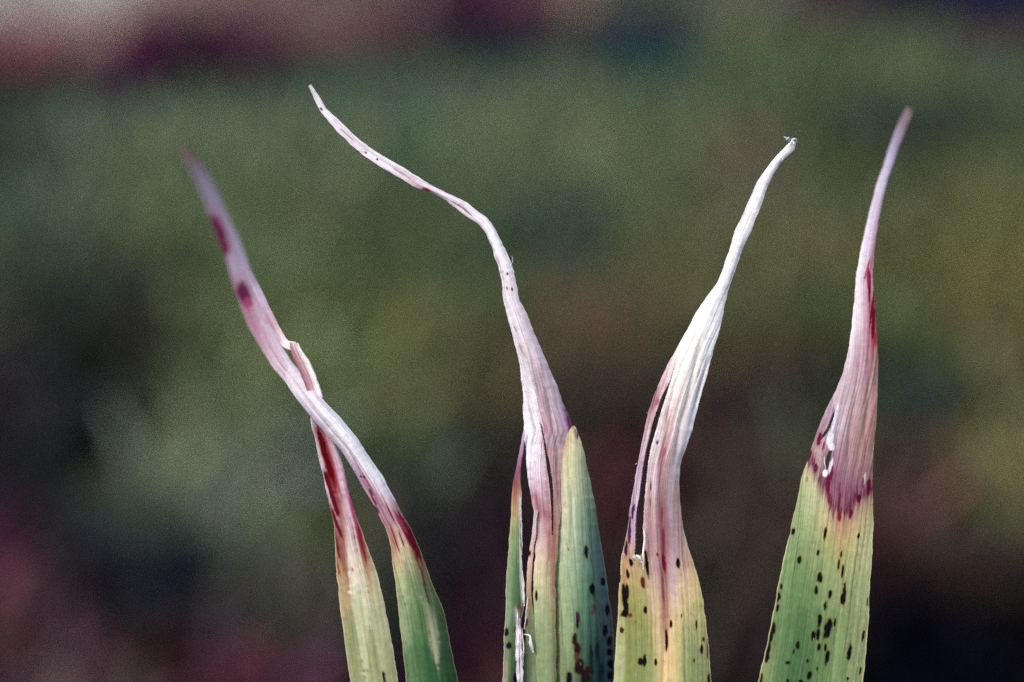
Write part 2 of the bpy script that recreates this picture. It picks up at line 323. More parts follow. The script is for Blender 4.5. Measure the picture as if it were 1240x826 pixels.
if BG_TABLE is None:
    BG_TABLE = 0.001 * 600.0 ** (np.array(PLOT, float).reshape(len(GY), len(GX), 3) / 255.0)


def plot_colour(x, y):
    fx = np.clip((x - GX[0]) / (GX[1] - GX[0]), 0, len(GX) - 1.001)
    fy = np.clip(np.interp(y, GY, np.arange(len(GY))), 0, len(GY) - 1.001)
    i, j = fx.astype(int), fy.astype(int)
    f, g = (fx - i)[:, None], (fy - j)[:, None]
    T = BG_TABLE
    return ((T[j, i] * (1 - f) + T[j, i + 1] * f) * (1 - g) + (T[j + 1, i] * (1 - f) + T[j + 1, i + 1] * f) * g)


def field_leaves(n, x0, x1, y0, y1, length, width, seed):
    """n curved leaf blades rooted in the ground; returns verts (n,8,3), colours (n,3)"""
    g = np.random.default_rng(seed)
    x = g.uniform(x0, x1, n)
    y = g.uniform(y0, y1, n)
    L = length * g.uniform(0.5, 1.2, n)
    W = width * g.uniform(0.5, 1.3, n)
    az = g.uniform(0, 2 * math.pi, n)
    lean = g.uniform(0.2, 1.0, n)
    d = np.stack((np.cos(az), np.sin(az), np.zeros(n)), 1)
    side = np.stack((-np.sin(az), np.cos(az), g.uniform(-.3, .3, n)), 1)
    base = np.stack((x, y, np.full(n, -0.004)), 1)
    rows = []
    for t, ws in ((0, .5), (.4, 1.0), (.75, .8), (1, .12)):
        ang = lean * (0.35 + 1.0 * t)
        p = base + d * (L * t * np.sin(ang))[:, None]
        p[:, 2] += L * t * np.cos(ang)
        rows += [p - side * (W * ws / 2)[:, None], p + side * (W * ws / 2)[:, None]]
    v = np.stack(rows, 1)
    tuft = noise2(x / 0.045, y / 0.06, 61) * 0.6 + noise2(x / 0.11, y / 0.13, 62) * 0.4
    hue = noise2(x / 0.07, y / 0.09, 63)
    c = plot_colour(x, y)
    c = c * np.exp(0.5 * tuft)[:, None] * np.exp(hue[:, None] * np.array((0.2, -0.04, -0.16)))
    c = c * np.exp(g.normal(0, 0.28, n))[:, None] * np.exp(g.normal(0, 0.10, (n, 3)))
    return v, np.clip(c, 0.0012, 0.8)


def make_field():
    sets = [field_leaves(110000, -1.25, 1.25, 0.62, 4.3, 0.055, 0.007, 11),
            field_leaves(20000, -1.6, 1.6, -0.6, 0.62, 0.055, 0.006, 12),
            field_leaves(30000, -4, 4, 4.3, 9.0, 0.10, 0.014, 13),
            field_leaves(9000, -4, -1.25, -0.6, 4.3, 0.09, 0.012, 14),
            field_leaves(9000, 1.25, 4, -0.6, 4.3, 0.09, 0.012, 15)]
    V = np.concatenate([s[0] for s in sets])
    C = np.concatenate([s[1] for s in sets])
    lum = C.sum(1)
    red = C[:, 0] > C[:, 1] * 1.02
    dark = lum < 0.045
    for name, mask in (('grass', ~red & ~dark), ('reddish_weeds', red & ~dark), ('shade_tinted_blades', dark)):  # darkest blades: the shade of the gaps is put into their colour
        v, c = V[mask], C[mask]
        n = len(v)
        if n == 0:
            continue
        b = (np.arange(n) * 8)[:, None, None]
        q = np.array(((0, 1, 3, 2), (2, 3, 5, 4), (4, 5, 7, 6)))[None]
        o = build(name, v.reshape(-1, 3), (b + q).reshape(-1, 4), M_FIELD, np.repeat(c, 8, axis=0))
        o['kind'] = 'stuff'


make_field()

# ===LEAVES===
DOWN = 3690          # sheet distance from the lower end of the drawn part to the soil


class Leaf:
    """a leaf surface: rows of left/right edge points, a cross-section, colours, tears"""

    def __init__(self, st, nu, seed, step=1.5, tail=None, ridge=(0.05, 0.13), ragged=0.5):
        st = np.array(st, float)                    # Lx Ly Rx Ry w curl asym fold
        if st.shape[1] < 8:
            st = np.hstack((st, np.zeros((len(st), 8 - st.shape[1]))))
        c = (st[:, 0:2] + st[:, 2:4]) / 2
        t = np.concatenate(([0], np.cumsum(np.hypot(*np.diff(c, axis=0).T))))
        s = np.arange(0, t[-1], step)
        rows = hermite(t, st, s)
        j = (noise1(s / 11, seed) + noise1(s / 4, seed + 1) * 0.5) * ragged
        j2 = (noise1(s / 11, seed + 2) + noise1(s / 4, seed + 3) * 0.5) * ragged
        rows[:, 0] += j
        rows[:, 2] += j2
        self.ndrawn = len(rows)
        if tail is not None:                        # the rest of the blade, down into the soil
            k = 46
            f = (np.arange(1, k + 1) / k) ** 1.5
            last = rows[-1]
            ext = np.zeros((k, 8))
            slope = (rows[-1] - rows[-12]) / max(1e-6, rows[-1, 1] - rows[-12, 1])
            base_c, base_w = tail
            lc, lw = (last[0] + last[2]) / 2, last[2] - last[0]
            sc, sw = (slope[0] + slope[2]) / 2, slope[2] - slope[0]
            e = np.exp(-f * DOWN / 700.0)
            cc = lc + sc * 700 * (1 - e)
            cc = cc + (base_c - cc) * f * f * (3 - 2 * f)
            ww = lw + sw * 300 * (1 - np.exp(-f * DOWN / 300.0))
            ww = ww + (base_w - ww) * np.clip((f - .25) / .75, 0, 1) ** 1.5
            ext[:, 0], ext[:, 2] = cc - ww / 2, cc + ww / 2
            ext[:, 1] = ext[:, 3] = (last[1] + last[3]) / 2 + f * DOWN
            ext[:, 4] = last[4] + (-18 - last[4]) * f * f
            ext[:, 5] = last[5] + (0.9 - last[5]) * f
            ext[:, 6] = last[6] * (1 - f)
            ext[:, 7] = last[7] * (1 - f)
            rows = np.vstack((rows, ext))
        u = np.linspace(-1, 1, nu)
        L, Rr = rows[:, None, 0:2], rows[:, None, 2:4]
        xy = L + (Rr - L) * ((u + 1) / 2)[None, :, None]
        hw = np.hypot(*(rows[:, 2:4] - rows[:, 0:2]).T)[:, None] / 2 * 0.1     # mm
        w = rows[:, 4:5] - rows[:, 5:6] * hw * u**2 - rows[:, 6:7] * hw * np.clip(u, 0, 1)**2 - rows[:, 7:8] * hw * (1 - np.abs(u))**1.0
        self.u = np.broadcast_to(u, xy.shape[:2]).copy()
        self.s = np.broadcast_to(np.arange(len(rows))[:, None], xy.shape[:2]).astype(float)
        self.hw = np.broadcast_to(hw, xy.shape[:2])
        self.x, self.y = xy[..., 0], xy[..., 1]
        self.w = w
        self.seed = seed
        self.ridge = ridge
        self.nu, self.nv = nu, len(rows)
        self.hole = np.zeros((self.nv - 1, nu - 1), bool)
        self.part = np.zeros((self.nv - 1, nu - 1), int)

    def streak(self, freq, along, k):
        """fine lines that run with the veins"""
        return noise2(self.u * self.hw * freq + 40, self.s / along, self.seed * 13 + k)

    def paint(self, pts, su=8.0, sv=26.0, jag=8.0, spots=(), flecks=None, edge=None, vein=0.12, boost=1.0, tips=None, stains=(), cool=(1, 1, 1)):
        P = np.array([(p[0], p[1]) for p in pts], float)
        C = srgb(np.array([p[2] for p in pts]))
        yy = np.minimum(self.y, 834.0)
        xx = self.x.copy()
        nd = self.ndrawn
        xx[nd:] = self.x[nd - 1]
        yy2 = yy + jag * self.streak(5.0, 60, 1) + jag * .6 * self.streak(11.0, 30, 2)
        # direction of the blade, row by row
        cx, cy = (xx[:, 0] + xx[:, -1]) / 2, (yy[:, 0] + yy[:, -1]) / 2
        dx, dy = np.gradient(cx), np.gradient(cy)
        ln = np.hypot(dx, dy)
        bad = ln < 1e-6
        dx, dy = np.where(bad, 0, dx / np.maximum(ln, 1e-6)), np.where(bad, 1, dy / np.maximum(ln, 1e-6))
        num = np.zeros(xx.shape + (3,))
        den = np.zeros(xx.shape)
        best = np.full(xx.shape, 1e9)
        D2 = []
        for p in P:
            ex, ey = xx - p[0], yy2 - p[1]
            al = ex * dx[:, None] + ey * dy[:, None]
            ac = -ex * dy[:, None] + ey * dx[:, None]
            d = (al / sv)**2 + (ac / su)**2
            D2.append(d)
            best = np.minimum(best, d)
        for d, c in zip(D2, C):
            k = np.exp(-(d - best) * 0.5)
            num += k[..., None] * c
            den += k
        col = num / den[..., None]
        lum = col @ np.array((0.3, 0.55, 0.15))
        col = (lum[..., None] + 0.93 * (col - lum[..., None])) * (lum[..., None] ** 0.13) * 0.89 * boost * np.array(cool)
        green = np.clip((col[..., 1] / np.maximum(col[..., 0], 1e-4) - 0.9) / 0.35, 0, 1)
        g1 = col @ np.array((0.3, 0.55, 0.15))
        col += 0.16 * green[..., None] * (g1[..., None] - col)
        col *= (1 - 0.06 * green)[..., None]
        col *= (1 + vein * self.streak(9.0, 80, 3) + vein * .7 * self.streak(22.0, 50, 4))[..., None]
        # dark threads between the veins
        th = np.clip((self.streak(13.0, 90, 5) * .7 + self.streak(5.0, 140, 6) * .45 - 0.22) / 0.4, 0, 1)
        col *= 1 - th[..., None] * np.array((0.30, 0.33, 0.32)) * (vein / .13)
        if tips is not None:                         # withered tissue: brown-mauve threads
            th = np.clip((self.streak(7.0, 70, 7) * .6 + self.streak(16.0, 60, 8) * .5 - 0.25) / 0.4, 0, 1)
            k = np.clip((yy - tips[0]) / (tips[1] - tips[0]), 0, 1) * np.clip((tips[2] - yy) / 40.0, 0, 1)
            col *= 1 - (th * k)[..., None] * np.array((0.30, 0.42, 0.40))
        col *= (1 + 0.05 * noise2(xx / 4, yy / 4, self.seed + 77))[..., None]
        sk = self.streak(9.0, 50, 40) * .6 + self.streak(20.0, 40, 41) * .5
        for line, wd, c, k in stains:                # bled pigment, running out along the veins
            d = line_dist(xx, yy2 + 5 * sk, line) / wd
            a = np.clip(k * np.exp(-d * d) * (1 + 0.8 * sk), 0, .95)[..., None]
            col = col * (1 - a) + srgb(c) * 0.75 * a
        if flecks is not None:                       # scattered small rusty flecks
            n, y0, y1, c, sz = flecks
            g = np.random.default_rng(self.seed + 5)
            m = nd - 1
            for _ in range(n):
                i = g.integers(0, m)
                jx = g.integers(2, self.nu - 2)
                if not y0 < self.y[i, jx] < y1:
                    continue
                spots = list(spots) + [(self.x[i, jx], self.y[i, jx], sz * g.uniform(.6, 1.6), sz * g.uniform(.4, .8), c)]
        nzs = noise2(xx / 2.6, yy / 3.2, self.seed + 31)
        nzl = noise2(xx / 6.0, yy / 9.0, self.seed + 32)
        for sp in spots:
            X, Y, hl, hw = sp[:4]
            c = srgb(sp[4]) * 0.72
            i0 = int(np.argmin(np.hypot(cx - X, cy - Y)))
            tx, ty = dx[i0], dy[i0]
            r0, r1 = max(0, i0 - int(hl * 2 + 12)), min(nd, i0 + int(hl * 2 + 12))
            ex, ey = xx[r0:r1] - X, yy[r0:r1] - Y
            al = ex * tx + ey * ty
            ac = -ex * ty + ey * tx
            d = np.sqrt((al / hl)**2 + (ac / hw)**2) + 0.22 * nzs[r0:r1] + 0.2 * nzl[r0:r1]
            a = np.clip((1.3 - d) / 0.42, 0, 1)
            halo = np.clip((2.1 - d) / 1.0, 0, 1) * 0.42
            b = col[r0:r1]
            hc = b * np.array((1.05, 0.78, 0.6))
            b = b * (1 - halo[..., None]) + hc * halo[..., None]
            col[r0:r1] = b * (1 - a[..., None]) + c * a[..., None]
        if edge is not None:
            ec, ew = edge
            a = np.clip((np.abs(self.u) - (1 - ew / np.maximum(self.hw * 10, ew))) / (0.6 * ew / np.maximum(self.hw * 10, ew)), 0, 1) * .7
            a = (a * np.clip((yy - 615) / 50, 0, 1))[..., None]
            col = col * (1 - a) + srgb(ec) * .84 * a
        self.col = np.clip(col, 0.0015, 0.9)

    def cut(self, poly):
        fx = (self.x[:-1, :-1] + self.x[1:, 1:]) / 2
        fy = (self.y[:-1, :-1] + self.y[1:, 1:]) / 2
        self.hole |= in_poly(fx, fy, poly)

    def split(self, poly, k):
        s = self.streak(6.0, 60, 9)[:-1, :-1] * 3
        fx = (self.x[:-1, :-1] + self.x[1:, 1:]) / 2
        fy = (self.y[:-1, :-1] + self.y[1:, 1:]) / 2 + s
        self.part[in_poly(fx, fy, poly)] = k

    def make(self, names, parent, origin, thick=0.00024, creases=()):
        # relief: vein ridges everywhere, deeper wrinkles where the tissue is dry
        a0, a1 = self.ridge
        dm = np.zeros(self.x.shape)
        pm = np.zeros(self.x.shape)
        pm[:-1, :-1] = np.isin(self.part, [k for k, n in enumerate(names) if n[1] is M_DEAD])
        pm[-1], pm[:, -1] = pm[-2], pm[:, -2]
        k = 9
        for _ in range(2):
            c = np.cumsum(np.pad(pm, ((k, k), (0, 0)), mode='edge'), 0)
            pm = (c[2 * k:] - c[:-2 * k]) / (2 * k)
        sc = np.clip(self.hw / 3.0, 0.25, 1)
        rel = (self.streak(4.5, 200, 20) * .6 + self.streak(10.0, 120, 21) * .4) * a0 * (1 - pm) + \
              (self.streak(2.4, 110, 22) * .7 + self.streak(5.5, 70, 23) * .4 + self.streak(12.0, 60, 24) * .15) * a1 * pm
        w = self.w + rel * sc
        for line, wd, dep in creases:
            y0, y1 = line[0][1], line[-1][1]
            fade = np.clip((self.y - y0) / 40, 0, 1) * (np.clip((y1 - self.y) / 40, 0, 1) if y1 < 830 else 1)
            w = w - dep * fade * np.exp(-(line_dist(self.x + 1.2 * self.streak(1.0, 30, 50), self.y, line) / wd)**2)
        P = to_world(np.stack((self.x, self.y, w), -1))
        du = np.gradient(P, axis=1)
        dv = np.gradient(P, axis=0)
        N = np.cross(du, dv)
        N /= np.maximum(np.linalg.norm(N, axis=-1, keepdims=True), 1e-12)
        sgn = np.sign((N * -AV).sum(-1).mean())
        Bk = P - N * sgn * thick
        nu = self.nu
        idx = np.arange(self.nv * nu).reshape(self.nv, nu)
        keep = ~self.hole
        out = []
        tot = self.nv * nu
        F, Bv, C = P.reshape(-1, 3), Bk.reshape(-1, 3), self.col.reshape(-1, 3)
        pad = np.pad(keep, 1)
        for k, (name, mat) in enumerate(names):
            m = keep & (self.part == k)
            if not m.any():
                continue
            a, b, c, d = idx[:-1, :-1][m], idx[1:, :-1][m], idx[1:, 1:][m], idx[:-1, 1:][m]
            q = [np.stack((a, b, c, d), 1), np.stack((a, d, c, b), 1) + tot]
            rim = []
            for (nb, e0, e1) in ((pad[:-2, 1:-1], (0, 0), (0, 1)), (pad[2:, 1:-1], (1, 1), (1, 0)),
                                 (pad[1:-1, :-2], (1, 0), (0, 0)), (pad[1:-1, 2:], (0, 1), (1, 1))):
                mm = m & ~nb
                v0 = idx[e0[0]:self.nv - 1 + e0[0], e0[1]:nu - 1 + e0[1]][mm]
                v1 = idx[e1[0]:self.nv - 1 + e1[0], e1[1]:nu - 1 + e1[1]][mm]
                rim.append(np.stack((v0, v1, v1 + tot, v0 + tot), 1))
            rim = np.concatenate(rim)
            q.append(rim + 2 * tot)                   # the rim gets its own vertices, so it shades as an edge
            q = np.concatenate(q)
            used, inv = np.unique(q, return_inverse=True)
            allv = np.concatenate((F, Bv, F, Bv))[used]
            allc = np.concatenate((C, C, C, C))[used]
            o = build(name, allv, inv.reshape(q.shape), mat, allc, parent, True, origin)
            out.append(o)
        return out


def fibre(pts, r, colour, parent, origin, name='torn_fibre', mat=None, seed=1):
    """a thin torn shred: a flattened tapering tube through sheet points (x, y, depth mm)"""
    p = np.array(pts, float)
    t = np.concatenate(([0], np.cumsum(np.linalg.norm(np.diff(p[:, :2], axis=0), axis=1))))
    s = np.linspace(0, t[-1], max(8, int(t[-1] / 2.5)))
    q = hermite(t, p, s)
    q[:, 0] += noise1(s / 6, seed) * 0.5
    W = to_world(q)
    T = np.gradient(W, axis=0)
    T /= np.linalg.norm(T, axis=1, keepdims=True)
    A = np.cross(T, -AV)
    A /= np.linalg.norm(A, axis=1, keepdims=True)
    f = s / t[-1]
    rad = 0.72 * np.interp(f, np.linspace(0, 1, len(r)), r) * PX * (1 + .25 * noise1(s / 5, seed + 9))
    k = 6
    V = []
    for i in range(k):
        a = 2 * math.pi * i / k
        V.append(W + A * (math.cos(a) * rad)[:, None] - AV * (math.sin(a) * rad * .35)[:, None])
    V = np.stack(V, 1)
    n = len(s)
    ii, kk = np.meshgrid(np.arange(n - 1), np.arange(k), indexing='ij')
    a, b = (ii * k + kk).ravel(), (ii * k + (kk + 1) % k).ravel()
    quads = np.stack((a, b, b + k, a + k), 1)
    caps = np.array(((0, 1, 2, 3), (0, 3, 4, 5), ((n - 1) * k + 3, (n - 1) * k + 2, (n - 1) * k + 1, (n - 1) * k),
                     ((n - 1) * k + 5, (n - 1) * k + 4, (n - 1) * k + 3, (n - 1) * k)))
    cols = np.broadcast_to(srgb(colour) * .84, (n * k, 3)) * (1 + .28 * noise1(np.arange(n * k) / 14.0, seed + 4))[:, None]
    return build(name, V.reshape(-1, 3), np.concatenate((quads, caps)), mat or M_DEAD, cols, parent, True, origin)


GROUP = 'withered leaf tips standing in a row'


def base_of(c):
    p = to_world(np.array((c, 826.0 + DOWN, -18.0)))
    return (float(p[0]), float(p[1]), 0.0)


# ---------------------------------------------------------------- leaf A: pale blade, red channel, folded tip
def leaf_a():
    org = base_of(470)
    t = thing('leaf', org, 'narrow pale cream-green leaf with a red grooved tip bent over behind the crossing leaf', 'leaf', GROUP)
    st = [  # Lx Ly Rx Ry  w curl asym fold
        (350, 414.5, 361, 415.5, -2.2, .1, 0, .1),
        (352.5, 425, 366, 425, -2.0, .1, 0, .5),
        (359.5, 440, 375, 440, -1.8, .1, 0, .7),
        (368, 460, 383.5, 460, -1.6, .1, 0, .8),
        (374, 480, 389.5, 480, -1.5, .1, 0, .8),
        (376.8, 500, 393, 500, -1.5, .1, 0, .8),
        (378, 515, 394.5, 515, -1.4, .1, 0, .8),
        (382, 530, 401, 530, -1.2, .1, 0, .8),
        (388, 560, 413, 560, -.8, .1, 0, .8),
        (392.5, 580, 418, 580, -.6, .1, 0, .7),
        (397, 600, 424, 600, -.4, .1, 0, .55),
        (401.5, 620, 429.5, 620, -.2, .15, 0, .4),
        (404.5, 640, 437, 640, 0, .2, 0, .25),
        (405.5, 660, 444, 660, 0, .25, 0, .1),
        (408.5, 700, 458, 700, 0, .3, 0, 0),
        (412.5, 740, 467, 740, 0, .35, 0, 0),
        (418, 780, 475, 780, 0, .35, 0, 0),
        (425, 830, 483, 830, 0, .35, 0, 0)]
    lf = Leaf(st, 44, 101, step=1.4, tail=(480, 62), ridge=(0.05, 0.09))
    pts = [(430, 800, (150, 160, 105)), (455, 815, (160, 168, 112)), (474, 815, (168, 172, 120)), (436, 745, (186, 190, 148)),
           (455, 750, (176, 182, 135)), (440, 700, (206, 202, 166)), (425, 685, (216, 208, 184)), (452, 710, (196, 190, 150)),
           (462, 745, (190, 186, 145)), (425, 662, (212, 196, 186)), (412, 655, (160, 100, 95)), (407.5, 640, (120, 40, 40)),
           (408.5, 672, (130, 60, 48)), (411, 690, (185, 160, 120)), (415, 640, (180, 130, 130)), (424, 640, (205, 180, 182)),
           (436, 648, (150, 50, 75)), (441, 668, (150, 62, 70)), (446, 688, (185, 150, 112)),
           (404, 618, (196, 172, 190)), (410, 620, (140, 40, 52)), (416, 622, (185, 140, 145)), (422, 622, (200, 175, 190)), (427, 622, (150, 70, 105)),
           (394, 588, (216, 198, 212)), (401, 590, (150, 26, 42)), (409, 590, (155, 55, 70)), (415, 590, (205, 180, 195)), (421, 595, (165, 100, 130)),
           (390, 560, (220, 204, 216)), (396.5, 560, (150, 22, 36)), (402, 560, (155, 40, 58)), (407, 560, (190, 150, 168)), (412, 560, (205, 180, 195)),
           (383.5, 532, (212, 196, 206)), (389, 532, (140, 32, 42)), (394, 532, (150, 60, 70)), (399, 534, (200, 170, 185)),
           (379, 510, (205, 185, 195)), (386, 508, (150, 40, 50)), (392, 508, (200, 180, 190)),
           (370, 461, (180, 95, 110)), (375, 461, (205, 165, 175)), (381, 461, (238, 230, 234)),
           (355, 431, (190, 135, 148)), (360, 431, (215, 185, 190)), (367, 431, (242, 236, 236)), (355, 416, (240, 232, 226))]
    lf.paint(pts, su=2.1, sv=17, jag=10, vein=.10, edge=((205, 196, 170), 1.6),
             spots=[(397.5, 562, 26, 2.9, (104, 10, 24)), (402, 600, 28, 2.5, (102, 14, 28)), (407, 632, 18, 2.0, (98, 18, 28)), (390, 535, 16, 2.6, (100, 12, 26)), (435.5, 646, 16, 1.6, (128, 26, 56)), (441, 668, 12, 1.3, (130, 40, 56)), (426.5, 612, 20, 1, (140, 60, 92)), (408, 660, 16, 1.6, (110, 34, 32)), (408.5, 684, 10, 1.5, (140, 70, 46)), (465, 820, 8, 1.6, (40, 24, 40)), (427, 690, 2, 1.2, (170, 130, 120)), (419, 700, 2, 1, (175, 140, 125))])
    lf.split([(340, 400), (480, 400), (480, 690), (450, 676), (440, 668), (425, 655), (412, 672), (400, 690)], 1)
    lf.make([('blade', M_LIVE), ('withered_tip', M_DEAD)], t, org)
    # the tip folds at the knuckle and lies along the crossing leaf
    st = [(296, 322, 301, 320, -10.2, 0, 0, 0), (302, 340, 309, 337, -9, .2, 0, .2), (309.5, 358, 318, 354, -7.5, .3, 0, .4), (318, 375, 326, 371, -5.6, .3, 0, .4),
          (327, 393, 334.5, 388, -4.2, .3, 0, .3), (336, 409, 343.5, 404, -3.2, .3, 0, .3), (342.5, 419.5, 349.5, 412.5, -2.6, .3, 0, .2),
          (349.5, 423.5, 354, 413.5, -2.35, .4, 0, 0), (356, 425, 358.5, 414, -2.35, .5, 0, 0)]
    lf = Leaf(st, 14, 140, step=1.2, ridge=(.03, .04))
    lf.paint([(300, 330, (150, 130, 155)), (318, 366, (178, 160, 182)), (334, 396, (200, 180, 192)), (346, 415, (236, 226, 224)), (356, 418, (240, 232, 226)),
              (330, 395, (150, 70, 100))], su=4, sv=14, jag=4, vein=.08)
    lf.make([('folded_tip', M_DEAD)], t, org)


# ---------------------------------------------------------------- leaf B: crosses over A, tip far back
def leaf_b():
    org = base_of(560)
    t = thing('leaf', org, 'dark green leaf whose pale twisted purple-blotched tip crosses over its neighbour to upper left', 'leaf', GROUP)
    st = [(216, 180, 221, 177, -80.0, .4, 0, 0), (220, 188, 229, 184, -78.2, .5, 0, 0), (229, 202, 241, 197, -73.1, .5, 0, .1), (238.5, 222, 254.5, 216, -66.1, .4, 0, .1),
          (247.5, 243, 264.5, 236, -60.0, .4, 0, .2), (255, 263, 273.5, 256, -53.9, .4, 0, .2), (262.5, 283, 283, 276, -47.9, .4, 0, .2), (270.5, 303, 292, 296, -41.8, .4, 0, .2),
          (276, 323, 299, 316, -36.5, .4, 0, .2), (281.5, 343, 307, 336, -31.3, .4, 0, .3), (288.5, 363, 315.5, 354, -21.8, .4, 0, .4), (296.5, 385, 323.5, 373, -17.4, .5, 0, .4),
          (306, 405, 330.5, 392, -13.8, .6, 0, .4), (317, 424, 338, 411, -10.6, .7, 0, .3), (330, 444, 348.5, 431, -7.2, .8, 0, .2), (344, 461, 361.5, 448, -4.3, .9, 0, 0),
          (358, 481, 377.5, 467, -1.7, 1, 0, 0), (375, 503, 395, 488, .3, 1, 0, 0), (393, 524, 413, 507, 1, 1, 0, 0),
          (411, 543, 431, 529, 1.2, .9, .1, 0), (425, 565, 446, 551, 1.1, .8, .2, 0), (438, 587, 461, 573, .9, .6, .3, 0), (451, 609, 474, 596, .7, .4, .4, 0), (462, 630, 486, 620, .4, .3, .5, 0),
          (470, 650, 499, 643, .2, .3, .6, 0), (474, 667, 508, 663, .1, .3, .7, 0), (475.5, 682, 514, 680, 0, .3, .6, 0),
          (478, 702, 522, 702, 0, .3, .5, 0), (482.7, 740, 537.2, 740, 0, .3, .5, 0), (487, 780, 545.5, 780, 0, .3, .5, 0), (493, 832, 556, 832, 0, .3, .5, 0)]
    lf = Leaf(st, 48, 201, step=1.4, tail=(570, 62), ridge=(0.06, 0.09))
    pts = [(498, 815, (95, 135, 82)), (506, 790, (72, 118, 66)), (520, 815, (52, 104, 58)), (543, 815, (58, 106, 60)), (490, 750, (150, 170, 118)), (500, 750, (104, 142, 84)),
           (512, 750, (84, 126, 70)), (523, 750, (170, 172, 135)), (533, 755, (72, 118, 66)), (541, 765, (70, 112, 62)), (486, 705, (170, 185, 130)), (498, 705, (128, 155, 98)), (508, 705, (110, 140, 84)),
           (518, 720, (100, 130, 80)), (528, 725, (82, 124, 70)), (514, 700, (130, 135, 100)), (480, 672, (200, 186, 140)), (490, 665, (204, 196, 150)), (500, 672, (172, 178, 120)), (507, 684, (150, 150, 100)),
           (491, 650, (200, 178, 158)), (474, 662, (180, 120, 100)), (472, 645, (185, 130, 135)), (482, 640, (205, 175, 180)), (490, 636, (150, 55, 85)), (497, 652, (122, 22, 46)), (504, 664, (125, 28, 46)), (509, 675, (185, 110, 62)),
           (460, 620, (205, 175, 190)), (470, 622, (190, 140, 155)), (480, 622, (170, 105, 128)), (455, 606, (190, 150, 172)), (463, 600, (218, 204, 216)), (470, 600, (228, 224, 232)),
           (436, 576, (190, 155, 180)), (446, 570, (235, 232, 238)), (455, 575, (240, 238, 242)), (415, 545, (210, 196, 212)), (428, 540, (240, 238, 242)), (378, 500, (205, 192, 208)), (392, 500, (236, 232, 236)),
           (350, 465, (222, 212, 222)), (362, 455, (228, 220, 228)), (330, 440, (208, 186, 198)), (343, 432, (212, 194, 208)), (312, 408, (182, 144, 161)), (324, 400, (195, 174, 187)), (300, 385, (169, 125, 142)), (314, 376, (177, 154, 168)),
           (292, 362, (159, 114, 136)), (305, 352, (166, 140, 159)), (288, 338, (161, 139, 161)), (300, 330, (156, 143, 162)), (283, 318, (149, 136, 156)), (293, 312, (151, 141, 161)), (268, 285, (143, 118, 143)), (280, 280, (141, 133, 153)),
           (256, 248, (126, 114, 136)), (263, 244, (127, 119, 139)), (240, 212, (113, 102, 120)), (222, 184, (105, 80, 83)), (218, 178, (112, 67, 64))]
    spots = [(294.5, 355, 13, 7.5, (92, 3, 60)), (300, 366, 6, 5, (140, 60, 100)), (260.5, 272, 12, 6.5, (92, 3, 64)), (266.5, 285, 12, 6.5, (88, 3, 60)), (271, 298, 10, 5.5, (96, 3, 64)), (493, 645, 16, 3, (116, 20, 46)), (500, 656, 14, 3, (112, 14, 36)), (506, 667, 9, 2.4, (116, 18, 34)), (485, 632, 14, 2, (150, 60, 90)), (478, 652, 16, 1, (130, 50, 66)), (487, 655, 10, .9, (126, 40, 54)),
             (437, 577, 1.6, 1.6, (70, 40, 60)), (441, 578, 1.6, 1.6, (70, 40, 60)), (449, 596, 5, 1.5, (110, 50, 85)), (453, 606, 6, 1.3, (110, 50, 85)), (456, 617, 5, 1.5, (105, 45, 75)),
             (473, 622, 16, .9, (130, 50, 70)), (512, 697, 12, 1.2, (84, 84, 70)), (516, 717, 14, 1.1, (70, 74, 66))]
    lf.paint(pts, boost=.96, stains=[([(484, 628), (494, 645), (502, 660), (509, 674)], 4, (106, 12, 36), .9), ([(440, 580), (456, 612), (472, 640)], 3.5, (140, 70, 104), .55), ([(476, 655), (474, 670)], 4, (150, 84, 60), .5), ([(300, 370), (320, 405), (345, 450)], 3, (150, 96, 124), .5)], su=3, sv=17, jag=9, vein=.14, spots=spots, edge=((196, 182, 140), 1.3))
    lf.split([(190, 150), (500, 560), (530, 690), (512, 684), (500, 664), (490, 655), (478, 668), (460, 690), (400, 640), (180, 400)], 1)
    lf.make([('blade', M_LIVE), ('withered_tip', M_DEAD)], t, org, creases=[([(310, 392), (338, 442), (375, 490), (420, 545), (452, 598), (480, 640), (498, 672)], 2.6, .25), ([(285, 330), (300, 370), (322, 415)], 2.5, .2), ([(512, 690), (522, 730), (530, 780)], 2, .15), ([(490, 670), (505, 760)], 2, .1)])


